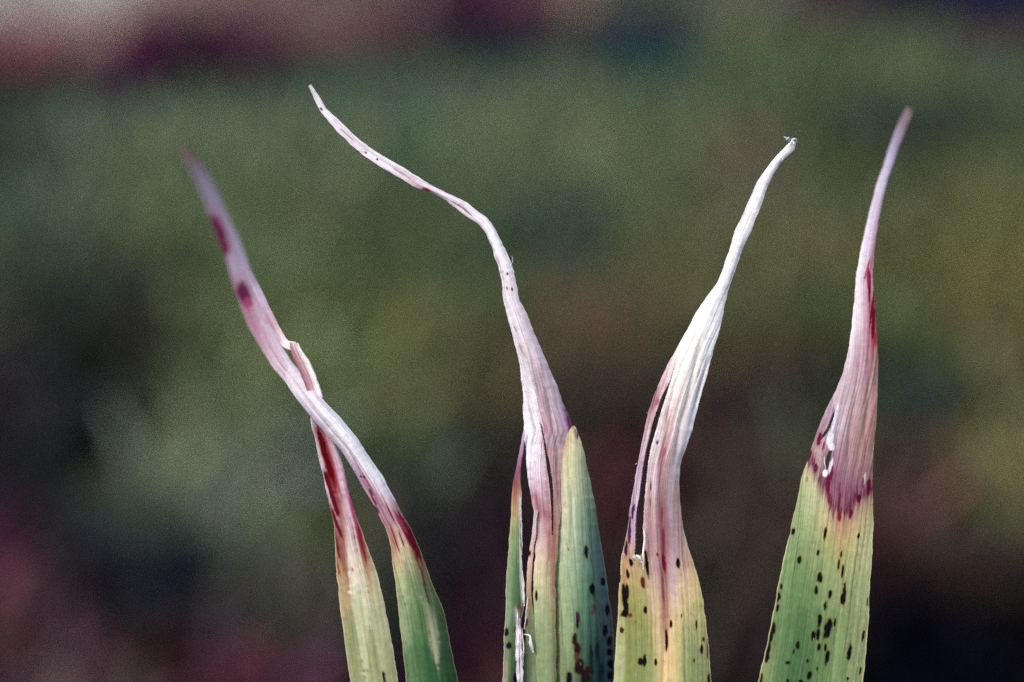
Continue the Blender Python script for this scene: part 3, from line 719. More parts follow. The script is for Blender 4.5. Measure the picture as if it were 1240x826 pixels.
# ---------------------------------------------------------------- leaf C: long white hooked tip, torn into strips
def leaf_c():
    org = base_of(690)
    t = thing('leaf', org, 'broad torn leaf in the middle with a long white thread-like tip hooking to the left', 'leaf', GROUP)
    st = [(373, 104.5, 376.5, 102, 1, .4, 0, 0), (379, 117, 384.5, 113, 1, .5, 0, .1), (387.5, 134, 394.5, 130, 1, .5, 0, .3), (404.5, 154.5, 413, 147.5, 1, .5, 0, .5),
          (428.7, 178.6, 437, 170.5, 1, .5, 0, .6), (453, 197, 463, 188.5, 1, .5, 0, .6), (480, 213, 491, 204.5, 1, .5, 0, .5),
          (505.5, 227.8, 512, 218, .9, .5, 0, .4), (520, 232.6, 526, 225.8, .8, .8, 0, 0), (533.5, 238.8, 539, 232.8, .8, .9, 0, 0), (549.5, 249.8, 558.5, 241.5, .8, .6, 0, .4),
          (566.5, 263.4, 576, 253.6, .8, .6, 0, .4), (582.5, 274.5, 591.5, 266, .8, .7, 0, .1), (590.5, 287, 602, 282, .8, .7, 0, 0), (597, 305.6, 611.5, 301, .8, .6, 0, 0),
          (604.5, 328, 621, 325, .8, .55, 0, 0), (608, 346, 625.5, 344, .8, .5, 0, 0), (609.3, 360, 628, 359, .8, .5, 0, 0), (613.5, 381, 637, 379, .8, .5, 0, 0),
          (619, 401, 645.5, 399, .8, .5, .1, 0), (624.5, 421, 654, 419, .8, .5, .1, 0), (629, 441, 663, 439, .8, .5, .1, 0), (631.5, 461, 671, 459, .8, .5, .2, 0),
          (632.8, 480, 679, 480, .7, .5, .2, 0), (633.5, 500, 687.5, 500, .55, .5, .2, 0), (634.2, 512, 693.5, 512, .55, .5, .2, 0), (634.5, 521, 697, 521, .55, .5, .2, 0), (635.3, 529, 693, 529, .5, .45, .1, 0), (636.3, 538, 687, 538, .4, .4, 0, 0), (637.5, 552, 684, 552, .35, .4, 0, 0),
          (639, 572, 681.5, 572, .3, .4, 0, 0), (641, 590, 680.5, 590, .28, .4, 0, 0), (644.5, 612, 679.5, 612, .25, .4, 0, 0), (649, 632, 678, 632, .4, .35, 0, 0), (649.5, 650, 676.5, 650, .4, .3, 0, 0), (647.5, 675, 674.5, 675, .4, .3, 0, 0),
          (646.3, 705, 673, 705, .35, .3, 0, 0), (646.3, 740, 673, 740, .3, .3, 0, 0), (648.5, 780, 673.5, 780, .3, .3, 0, 0), (650, 832, 674, 832, .3, .3, 0, 0)]
    st2 = [(693.5, 515, 697.5, 517, .1, .2, 0, 0), (688, 523, 699.5, 523, 0, .3, 0, 0), (682, 535, 704, 535, -.1, .35, .1, 0), (677, 550, 708, 550, -.1, .35, .2, 0), (674, 570, 711.5, 570, -.1, .4, .3, 0), (672, 590, 716.5, 590, -.1, .4, .3, 0), (671, 610, 720.5, 610, -.1, .4, .35, 0),
           (670, 640, 725, 640, -.1, .4, .4, 0), (668.5, 665, 729, 665, -.1, .4, .4, 0), (668, 690, 733, 690, -.1, .4, .4, 0), (668, 720, 737, 720, -.1, .4, .4, 0), (668, 745, 740.5, 745, -.1, .4, .4, 0), (669, 780, 743.5, 780, -.1, .4, .4, 0), (670, 832, 744.5, 832, -.1, .4, .4, 0)]
    lf = Leaf(st, 80, 301, step=1.1, tail=(690, 34), ridge=(0.05, 0.12), ragged=.75)
    W = (234, 228, 234)
    pts = [(376, 106, (200, 186, 190)), (390, 132, W), (409, 151, (225, 215, 222)), (433, 175, (222, 210, 218)), (458, 193, W), (486, 209, (226, 214, 220)), (509, 222, (225, 210, 216)), (516, 230, (190, 140, 150)),
           (536, 236, W), (554, 246, (218, 206, 214)), (571, 258, (225, 214, 220)), (588, 271, W), (600, 292, (238, 232, 236)), (612, 322, (232, 222, 228)), (616, 345, (222, 206, 212)), (622, 372, (230, 220, 226)),
           (624, 400, (236, 228, 232)), (636, 402, (216, 200, 208)), (632, 425, (226, 216, 222)), (645, 425, (222, 206, 212)), (638, 450, (232, 224, 228)), (650, 450, (206, 184, 188)), (662, 452, (214, 196, 204)),
           (638, 485, (230, 222, 226)), (648, 485, (236, 230, 234)), (658, 485, (196, 166, 172)), (668, 485, (210, 190, 198)), (677, 492, (205, 182, 196)),
           (641, 520, (240, 236, 240)), (650, 520, (236, 232, 238)), (661, 520, (190, 140, 152)), (668, 520, (212, 186, 196)), (680, 512, (205, 180, 195)), (686, 512, (190, 150, 182)), (694, 514, (120, 26, 92)), (697, 524, (112, 20, 72)),
           (645, 550, (236, 230, 234)), (652, 550, (226, 214, 224)), (666, 552, (210, 176, 180)), (675, 550, (196, 156, 158)), (683, 535, (200, 170, 160)), (690, 530, (204, 190, 150)),
           (644, 580, (220, 200, 208)), (655, 582, (224, 206, 214)), (670, 580, (208, 172, 176)), (677, 585, (190, 144, 142)), (648, 602, (200, 160, 172)), (658, 602, (206, 172, 180)), (651, 616, (176, 112, 126)), (660, 616, (180, 120, 134)),
           (654, 638, (212, 182, 182)), (664, 640, (200, 156, 160)), (673, 615, (200, 160, 154)), (677, 630, (196, 150, 144)), (655, 665, (222, 194, 172)), (666, 668, (200, 146, 140)), (655, 690, (216, 200, 158)), (664, 695, (206, 186, 146)),
           (653, 718, (180, 184, 132)), (662, 725, (165, 175, 120)), (655, 760, (142, 162, 104)), (664, 765, (160, 172, 118)), (657, 812, (135, 158, 98)), (666, 812, (150, 168, 112)),
           (671.5, 660, (188, 146, 116)), (672, 700, (186, 146, 110)), (672.5, 740, (160, 138, 92)), (673, 790, (130, 124, 70)), (673, 820, (124, 124, 70)),
           (692, 548, (208, 202, 158)), (700, 560, (196, 198, 154)), (688, 580, (206, 205, 164)), (700, 585, (178, 192, 150)), (709, 590, (150, 172, 136)), (682, 625, (205, 200, 165)), (692, 630, (186, 198, 160)), (704, 630, (150, 178, 142)), (714, 635, (110, 150, 128)),
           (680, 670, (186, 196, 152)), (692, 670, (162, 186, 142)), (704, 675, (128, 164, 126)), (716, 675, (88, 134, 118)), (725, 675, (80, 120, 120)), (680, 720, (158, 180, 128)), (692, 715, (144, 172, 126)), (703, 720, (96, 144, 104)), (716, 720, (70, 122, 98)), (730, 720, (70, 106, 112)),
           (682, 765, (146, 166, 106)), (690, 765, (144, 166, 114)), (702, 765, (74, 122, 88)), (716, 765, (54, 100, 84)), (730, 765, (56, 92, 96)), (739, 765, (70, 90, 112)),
           (682, 812, (134, 156, 98)), (692, 812, (110, 140, 90)), (703, 812, (66, 96, 74)), (716, 812, (36, 70, 66)), (730, 812, (34, 68, 74)), (740, 812, (48, 78, 92))]  # dark teal right side: own green plus some shade put into the colour
    K = (10, 6, 26)
    spots = [(710, 668, 8, 2.2, K), (717.5, 713, 6, 3, K), (730, 705, 5, 2.5, K), (699.5, 748, 7, 2.2, (60, 22, 50)), (699, 756, 5, 2, K), (695.5, 774, 8, 2.6, (40, 14, 24)), (699, 785, 9, 3.4, (36, 12, 20)), (698, 796, 5, 2.5, (90, 50, 44)),
             (702, 809, 9, 5, (30, 12, 18)), (711, 812, 5, 5, (56, 18, 22)), (709, 820, 8, 5, (26, 14, 18)), (649.5, 722, 7, 1.5, K), (689, 822, 7, 3.5, K), (735, 738, 8, 2.4, K), (720, 736, 4, 2, (80, 46, 60)), (728, 750, 3, 2, (110, 80, 70)),
             (733, 764, 6, 3, K), (738, 776, 6, 3, K), (738, 790, 4, 3, K), (739, 804, 5, 3, K), (739, 818, 4, 3, K), (723, 790, 12, 2, (24, 30, 50)), (716, 800, 16, 2, (22, 34, 44)), (728, 815, 14, 2.4, (22, 30, 48)), (717, 742, 3, 1.5, (90, 60, 70)),
             (517, 230.5, 5, 2.4, (140, 70, 88)), (457, 193, 1.6, 1.3, (90, 70, 85)), (443, 185, 2, 1.3, (130, 100, 115)), (389, 132, 2.2, 1.2, (110, 80, 90)), (614.5, 332, 1.8, 1.4, (110, 80, 100)), (620, 350, 2.2, 1.2, (110, 70, 95)), (614, 349, 2, .9, (130, 100, 110)),
             (624, 398, 4, 1, (190, 165, 175)), (631, 422, 8, 1.2, (196, 170, 172)), (554, 248, 8, 1, (150, 130, 140)), (565, 256, 8, 1, (150, 130, 140)), (420, 163, 10, 1, (190, 175, 185)), (486, 210, 12, 1, (186, 170, 180)), (697, 523, 5, 3, (100, 14, 64))]
    green = [q for q in pts if (q[2][1] >= q[2][0] - 8 or q[0] > 700) and q[0] > 677 and q[1] > 527]
    other = [q for q in pts if not (q[0] > 684 and q[1] > 527)]
    dead_stains = [([(690, 506), (696, 520), (693, 530)], 4.5, (96, 10, 66), .9), ([(648, 600), (655, 616), (663, 624)], 6, (140, 66, 86), .6), ([(662, 520), (668, 560), (674, 600)], 4, (170, 116, 124), .45), ([(650, 445), (660, 490), (670, 520)], 4, (170, 130, 138), .5),
                   ([(672, 600), (671, 660), (670, 720)], 3, (150, 96, 70), .5), ([(664, 640), (666, 675)], 3, (170, 96, 96), .5)]
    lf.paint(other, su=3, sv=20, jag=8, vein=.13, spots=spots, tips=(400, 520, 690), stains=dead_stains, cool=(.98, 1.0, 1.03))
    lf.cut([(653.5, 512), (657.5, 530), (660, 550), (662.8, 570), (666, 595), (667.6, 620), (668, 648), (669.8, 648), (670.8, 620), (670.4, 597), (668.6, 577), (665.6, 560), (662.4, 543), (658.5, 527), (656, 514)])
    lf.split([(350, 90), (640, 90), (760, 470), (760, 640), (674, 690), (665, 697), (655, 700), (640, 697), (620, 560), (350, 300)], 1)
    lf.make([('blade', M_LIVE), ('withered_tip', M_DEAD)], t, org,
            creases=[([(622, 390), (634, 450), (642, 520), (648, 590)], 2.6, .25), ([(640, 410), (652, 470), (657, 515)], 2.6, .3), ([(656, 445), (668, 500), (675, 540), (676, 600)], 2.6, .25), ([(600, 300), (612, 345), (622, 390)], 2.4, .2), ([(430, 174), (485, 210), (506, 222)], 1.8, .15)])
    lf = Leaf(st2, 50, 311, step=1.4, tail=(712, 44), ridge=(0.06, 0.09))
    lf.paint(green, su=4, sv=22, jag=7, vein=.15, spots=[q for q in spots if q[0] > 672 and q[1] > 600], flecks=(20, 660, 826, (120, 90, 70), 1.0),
             stains=[([(690, 512), (699, 524)], 4, (110, 20, 70), .9), ([(684, 530), (678, 560), (674, 600), (671, 640)], 5, (170, 120, 100), .7)], edge=((150, 150, 130), 1.0))
    lf.make([('blade', M_LIVE)], t, org, creases=[([(694, 560), (690, 680), (688, 830)], 2.2, .12), ([(706, 600), (708, 700), (708, 830)], 2.2, .12)])
    # left-hand strip torn free of the blade
    st = [(633.5, 521, 636, 521, .3, .2), (631.5, 532, 635.5, 532, .2, .2), (629.8, 545, 634.2, 545, 0, .3), (626.5, 560, 632, 560, -.2, .3), (622.3, 580, 630.5, 580, -.3, .3), (619.5, 600, 632, 600, -.4, .3), (618.6, 620, 631, 620, -.5, .3),
          (617.8, 640, 630, 640, -.5, .3), (616, 660, 630.5, 660, -.5, .3), (614.7, 680, 631.7, 680, -.5, .3), (613, 700, 632.8, 700, -.5, .3), (612.3, 730, 634.5, 730, -.5, .3), (611, 760, 630, 760, -.5, .3), (609.5, 795, 628, 795, -.5, .3), (608, 832, 627, 832, -.5, .3)]
    lf = Leaf(st, 20, 330, step=1.5, tail=(655, 24), ridge=(.05, .06))
    lf.paint([(634, 524, (215, 195, 210)), (632, 545, (184, 140, 176)), (628, 562, (170, 120, 160)), (625, 578, (140, 30, 60)), (624, 590, (135, 24, 45)), (622, 604, (190, 130, 104)), (628, 604, (210, 180, 150)), (621, 625, (165, 168, 110)),
              (620, 650, (140, 165, 100)), (626, 650, (120, 155, 95)), (618, 690, (128, 158, 104)), (625, 700, (80, 128, 78)), (616, 740, (130, 156, 110)), (624, 745, (80, 122, 76)), (614, 780, (110, 140, 100)), (622, 780, (84, 124, 78)), (612, 810, (150, 150, 115)), (621, 812, (62, 98, 62))],
             su=3.5, sv=16, jag=5, vein=.14, spots=[(613, 766, 4.5, 3, K), (616, 781.5, 5, 3.2, K), (624, 762, 4, 1.4, (60, 50, 70)), (624, 822, 6, 2, K), (628, 735, 3, 2.4, (110, 70, 70))], edge=((200, 196, 170), 1), stains=[([(631, 604), (631, 650), (632, 700), (634.5, 732)], 2.2, (250, 246, 250), .9), ([(626, 740), (629, 790), (630, 830)], 3, (200, 190, 200), .7)])
    lf.split([(600, 500), (650, 500), (650, 606), (626, 612), (600, 606)], 1)
    lf.make([('torn_strip', M_LIVE), ('withered_strip_tip', M_DEAD)], t, org)
    # second torn strip, narrow, rooted between the left strip and the blade
    st = [(646.5, 618, 651, 618, .6, .2), (645, 640, 650, 640, .5, .2), (641.5, 662, 647, 662, .3, .2), (638.5, 690, 644.5, 690, .1, .2), (637, 715, 643.5, 715, 0, .2), (637, 740, 645.5, 740, -.2, .2), (636.5, 765, 648.3, 765, -.3, .2), (635, 795, 649.3, 795, -.3, .2), (634, 832, 650.3, 832, -.3, .2)]
    lf = Leaf(st, 16, 350, step=1.5, tail=(680, 24), ridge=(.05, .06))
    lf.paint([(648, 624, (210, 184, 190)), (646, 645, (208, 180, 176)), (642, 672, (214, 178, 160)), (641, 705, (190, 158, 130)), (641, 735, (160, 150, 110)), (641, 765, (110, 134, 88)), (646, 770, (130, 150, 100)), (641, 812, (84, 116, 76)), (647, 812, (140, 156, 110))],
             su=3.5, sv=16, jag=5, vein=.12, spots=[(641.5, 670, 4, 1.5, K), (639, 667, 1.5, 3, (120, 90, 140)), (637.5, 754, 5, 1.8, (60, 34, 50))])
    lf.make([('torn_strip', M_LIVE)], t, org)
    for k, (p, r, tone) in enumerate([([(626.5, 741, .2), (627.5, 765, .4), (627, 795, .5), (628.5, 832, .4)], (1.0, 2.6, 3.0, 3.2), (216, 208, 214)),
                                      ([(629.5, 748, .1), (630, 770, .5), (631.5, 800, .6), (632.5, 832, .5)], (.8, 2.2, 2.6, 2.8), (196, 188, 202)),
                                      ([(625, 752, .2), (625.4, 770, .3), (624.4, 800, .3)], (.5, 1.4, .5), (206, 196, 196)),
                                      ([(632, 760, .5), (633.8, 780, .6), (633.4, 806, .6)], (.4, 1.2, .4), (204, 196, 190)),
                                      ([(634.5, 768.2, .6), (640.5, 769.2, .9), (643.6, 779, 1.0), (645.5, 790, .7)], (.7, 1.5, 2.6, 1.0), (216, 212, 222)),
                                      ([(641.5, 771, .7), (641.8, 780, .9), (643.6, 787, .7)], (.6, 1.6, .7), (226, 220, 224)),
                                      ([(632.5, 690, .3), (634, 715, .5), (635, 734, .6)], (.7, 1.9, .8), (222, 216, 220)),
                                      ([(630.8, 612, .1), (631.4, 640, .2), (632.2, 672, .3)], (.4, 1.0, .5), (210, 204, 206)),
                                      ([(618, 322, 1), (620.5, 316, 1.8), (619.5, 309, 2.2)], (1.1, .8, .4), (214, 208, 214)),
                                      ([(639, 722, .4), (637, 745, .8), (634.5, 762, 1)], (.7, 1.1, .6), (206, 196, 188)),
                                      ([(650.5, 622, .6), (648.5, 634, .8), (647.5, 652, .8)], (.6, .9, .4), (214, 200, 204))]):
        fibre(p, r, tone, t, org, seed=360 + k)


# ---------------------------------------------------------------- leaf D: white leaning tip with frayed end
def leaf_d():
    org = base_of(800)
    t = thing('leaf', org, 'yellow-green leaf with a bright white tip leaning right to a frayed end', 'leaf', GROUP)
    st = [(958.5, 169, 964.5, 173.5, -1, .3, 0, 0), (953.5, 174.5, 961.5, 181, -.8, .5, 0, 0), (946, 183, 955.5, 187.5, -.6, .6, 0, 0), (937, 192.5, 945.5, 197.5, -.4, .7, 0, 0),
          (927, 205.5, 936.8, 211, -.2, .7, 0, 0), (916, 222.5, 929, 228, 0, .6, 0, 0), (907.5, 241.5, 923, 245.5, 0, .6, 0, .1), (898, 264, 914.5, 267.5, 0, .5, 0, .2), (889.5, 281, 906.5, 287, 0, .6, 0, .1),
          (885, 297, 899.5, 302, 0, .8, 0, 0), (876.8, 320, 891.5, 325, 0, .7, 0, 0), (870, 339, 883.5, 346, 0, .7, 0, 0), (856, 359, 878.5, 365, .2, .6, 0, 0), (843, 378, 874.5, 386, .4, .5, 0, 0),
          (831.5, 400, 870.5, 402, .6, .45, 0, 0), (820.5, 420, 865, 420, .7, .4, 0, 0), (809.5, 440, 860, 440, .7, .4, 0, 0), (799.5, 460, 854.5, 460, .7, .4, 0, 0), (791.5, 480, 848.8, 480, .6, .4, 0, 0),
          (785, 500, 843, 500, .5, .4, 0, 0), (780.5, 520, 838, 520, .4, .4, 0, 0), (776.8, 540, 832, 540, .3, .4, 0, 0), (773, 560, 825, 560, .2, .4, .1, 0), (769, 580, 822.5, 580, .1, .4, .1, 0),
          (765, 600, 823, 600, 0, .4, .1, 0), (762, 620, 825, 620, 0, .4, .1, .1), (759.4, 640, 827.5, 640, 0, .4, .1, .1), (755.7, 660, 832.5, 660, 0, .4, .1, .1), (752, 680, 839.5, 680, 0, .4, .1, .1),
          (751, 700, 845.5, 700, 0, .35, .1, .15), (749.3, 720, 849.8, 720, 0, .3, .1, .15), (747.8, 755, 855, 755, 0, .3, .1, .15), (746, 780, 858, 780, 0, .3, .1, .15), (742.5, 832, 861.5, 832, 0, .3, .1, .15)]
    lf = Leaf(st, 124, 401, step=1.15, tail=(800, 80), ridge=(0.05, 0.08))
    W = (240, 238, 238)
    pts = [(961, 172, (232, 230, 232)), (948, 186, W), (930, 208, W), (915, 234, W), (906, 262, (236, 232, 230)), (892, 297, W), (882, 325, W), (866, 362, W), (850, 385, (240, 236, 228)), (866, 388, (244, 242, 244)),
           (838, 402, (238, 232, 222)), (850, 404, (236, 228, 218)), (862, 405, (248, 248, 246)), (818, 442, (230, 216, 208)), (828, 436, (250, 248, 240)), (842, 440, (236, 226, 216)), (853, 440, (250, 250, 250)),
           (805, 454, (220, 194, 194)), (818, 468, (240, 232, 222)), (828, 470, (246, 242, 234)), (838, 462, (236, 228, 220)), (847, 470, (250, 250, 250)), (796, 478, (210, 178, 182)), (790, 492, (188, 136, 146)),
           (806, 500, (232, 218, 214)), (814, 500, (212, 180, 176)), (822, 500, (232, 220, 216)), (830, 505, (226, 214, 210)), (839, 500, (240, 238, 242)), (787, 505, (205, 172, 176)),
           (780, 535, (226, 212, 216)), (798, 530, (228, 214, 214)), (805, 536, (206, 170, 170)), (815, 530, (214, 192, 190)), (822, 530, (230, 222, 224)), (831, 530, (220, 214, 224)), (772, 568, (222, 206, 216)),
           (790, 560, (220, 202, 202)), (802, 560, (196, 160, 164)), (812, 562, (212, 188, 190)), (820, 562, (212, 196, 200)), (770, 600, (212, 192, 212)), (788, 592, (212, 190, 190)), (800, 592, (194, 156, 160)), (812, 592, (202, 174, 176)), (820, 592, (208, 186, 188)),
           (764, 636, (200, 166, 186)), (786, 625, (204, 172, 170)), (803, 625, (180, 130, 138)), (816, 625, (196, 164, 166)), (823, 628, (206, 180, 178)), (758, 662, (204, 160, 158)), (785, 652, (196, 158, 156)), (794, 652, (186, 146, 148)), (803, 652, (160, 96, 108)), (812, 652, (188, 148, 150)), (824, 655, (200, 168, 166)),
           (756, 682, (210, 168, 118)), (768, 686, (196, 160, 116)), (784, 682, (192, 156, 152)), (794, 690, (190, 160, 158)), (804, 690, (170, 116, 118)), (815, 690, (200, 172, 176)), (828, 682, (212, 176, 158)), (834, 690, (224, 188, 140)),
           (757, 705, (172, 166, 100)), (768, 708, (162, 156, 84)), (780, 708, (180, 166, 104)), (790, 712, (206, 180, 150)), (798, 712, (200, 168, 156)), (805, 716, (176, 126, 118)), (814, 712, (204, 178, 172)), (826, 712, (220, 186, 142)), (838, 715, (222, 196, 140)),
           (753, 735, (164, 168, 98)), (764, 738, (148, 150, 74)), (778, 738, (152, 152, 78)), (789, 738, (206, 184, 128)), (798, 738, (216, 180, 138)), (805, 742, (188, 140, 112)), (814, 738, (218, 184, 146)), (826, 742, (216, 192, 134)), (842, 745, (186, 182, 118)), (848, 740, (200, 184, 120)),
           (751, 768, (176, 180, 118)), (763, 768, (144, 150, 72)), (778, 768, (144, 156, 78)), (788, 768, (168, 166, 94)), (798, 768, (214, 186, 132)), (808, 770, (222, 188, 136)), (818, 768, (206, 188, 122)), (830, 768, (166, 174, 106)), (844, 772, (152, 164, 98)), (852, 772, (168, 170, 104)),
           (749, 812, (180, 186, 124)), (762, 812, (140, 148, 68)), (776, 812, (142, 156, 76)), (788, 812, (156, 166, 90)), (798, 812, (200, 182, 120)), (808, 812, (222, 190, 132)), (818, 812, (212, 188, 126)), (830, 812, (160, 170, 102)), (844, 812, (146, 160, 92)), (855, 812, (154, 162, 98))]
    K = (16, 5, 12)
    Pu = (64, 26, 92)
    spots = [(762.5, 640, 15, 1.8, Pu), (757.5, 663, 10, 2.2, (56, 20, 60)), (766, 620, 7, 1.4, Pu), (768, 615, 4, 1, Pu), (764, 681, 4.5, 2.2, K), (760, 695, 5.5, 2, K), (755.5, 716, 8, 2.2, K), (759.5, 716, 9, 2, K), (757.5, 731, 11, 3.2, K), (756.5, 743, 4.5, 4.5, K), (763.5, 745, 2.4, 2, (110, 50, 30)),
             (753, 763, 3, 2.2, (60, 26, 30)), (783.3, 684, 17, 2.0, K), (778.5, 705, 6, 2.6, (90, 26, 36)), (781.5, 739, 4.5, 1.9, K), (775.5, 801, 4, 2.8, K), (780.5, 800, 7, 2.2, K), (794, 802, 4.5, 1.5, K), (807, 776, 13, 1.8, K), (812.5, 755, 4.5, 1.4, K), (821, 682, 6, 1.9, K), (843, 757, 6, 1.1, K), (852, 774, 3, 1.4, (70, 40, 30)),
             (849.5, 786, 5, 1.6, K), (840.5, 800, 3, 1.2, (70, 50, 30)), (857.5, 782, 13, 1.6, K), (859.5, 822, 7, 2.8, K), (796, 672, 2.4, 1.2, (120, 30, 60)), (804, 683, 10, 2, (110, 16, 52)), (803.5, 655, 14, 1.3, (130, 36, 66)), (801.5, 622, 9, 1.2, (140, 60, 84)), (803, 712, 22, 1.2, (130, 70, 64)),
             (788, 588, 5, .9, (100, 70, 90)), (787.5, 609, 4, .8, (130, 90, 104)), (796, 536, 2.4, 1.4, (70, 76, 100)), (804, 548, 6, 1.6, (170, 96, 112)), (795, 487, 4, 2.4, (170, 110, 120)), (825, 746, 2.5, .8, (110, 70, 50)), (846, 452, 6, 1, (200, 196, 200)), (770, 753, 1.4, 1.2, (120, 110, 40))]
    lf.paint(pts, su=3.6, sv=20, jag=9, vein=.13, spots=spots, tips=(400, 520, 700), cool=(.98, 1.0, 1.03), stains=[([(801, 560), (802, 640), (804, 700), (806, 760)], 5, (120, 56, 60), .38), ([(757, 655), (756, 690), (754, 720)], 4, (130, 70, 60), .4), ([(786, 600), (786, 680)], 4, (150, 90, 96), .4), ([(818, 590), (822, 650), (832, 682)], 5, (170, 110, 104), .35), ([(808, 500), (803, 560)], 3, (176, 110, 110), .5), ([(806, 458), (793, 484), (782, 520), (774, 570), (766, 610), (760, 650)], 3, (140, 88, 112), .5), ([(795, 470), (789, 492)], 4, (120, 50, 70), .6)], edge=((214, 204, 160), 1.3))
    lf.cut([(819.5, 434), (811, 461), (800.5, 481), (793.7, 501), (787.5, 520), (783, 540), (779, 560), (776.3, 580), (773.8, 600), (770.3, 620), (769, 640), (769, 660), (768, 671), (773, 676), (778, 669), (779.5, 655), (778.6, 640), (779.6, 620), (781, 600), (782.8, 580), (785, 560), (788.5, 540), (794.6, 520), (800, 500), (806.4, 480), (812.5, 460)])
    lf.cut([(789, 471), (795, 467), (794, 474), (789, 484)])
    lf.cut([(739, 690), (751.8, 690), (751.5, 705), (748, 706), (739, 706)])
    lf.split([(740, 672), (752, 680), (764, 690), (776, 692), (788, 705), (797, 722), (804, 748), (811, 724), (822, 708), (830, 690), (836, 676), (850, 670), (1000, 300), (1000, 150), (780, 150), (740, 500)], 1)
    lf.split([(740, 400), (819, 400), (820, 434), (811, 462), (800, 482), (793, 502), (786, 522), (781, 542), (777, 562), (774, 600), (770, 640), (768, 672), (740, 671)], 2)
    lf.make([('blade', M_LIVE), ('withered_tip', M_DEAD), ('torn_strip', M_DEAD)], t, org, creases=[([(853, 395), (840, 450), (826, 510), (814, 570)], 3, .25), ([(834, 412), (818, 462), (806, 520), (800, 580), (803, 660), (806, 760), (803, 832)], 3.2, .2), ([(864, 410), (850, 460), (836, 520)], 2.5, .2), ([(900, 265), (880, 318), (862, 370)], 2.5, .25), ([(926, 215), (908, 260)], 2.5, .2), ([(790, 540), (786, 620)], 2.5, .2)])
    for k, (p, r) in enumerate([([(956, 173, -.6), (953, 168.5, .2), (948.5, 165.5, .8)], (2.6, 2.4, 1.2)), ([(958, 171, -.7), (955, 167, .4), (951.5, 169.5, 1.2)], (2.4, 1.8, .8)),
                                ([(961, 174.5, -.8), (964.5, 171.5, 0), (963, 168.5, .5), (958, 169, .8)], (1.8, 2.4, 2, 1)), ([(945, 190, -.4), (947.5, 192, .6), (946.5, 195, 1)], (1.0, .8, .4)),
                                ([(769, 676, .3), (772, 673, 1), (775, 675.5, 1.2), (777, 681, .8)], (1.4, 2.6, 2.4, 1)), ([(770, 680, .3), (767.5, 675, .9), (769, 671.5, 1)], (1.2, 1.6, .7)),
                                ([(779.5, 640, .4), (780.5, 652, .8), (779, 664, .9), (778.5, 690, .5)], (.8, 1.2, 1.2, .6)), ([(784, 501, .6), (782.5, 499, 1.2)], (.8, .4)), ([(770.5, 561, .3), (769, 562.5, 1)], (.9, .5))]):
        fibre(p, r, (255, 255, 255), t, org, seed=460 + k)


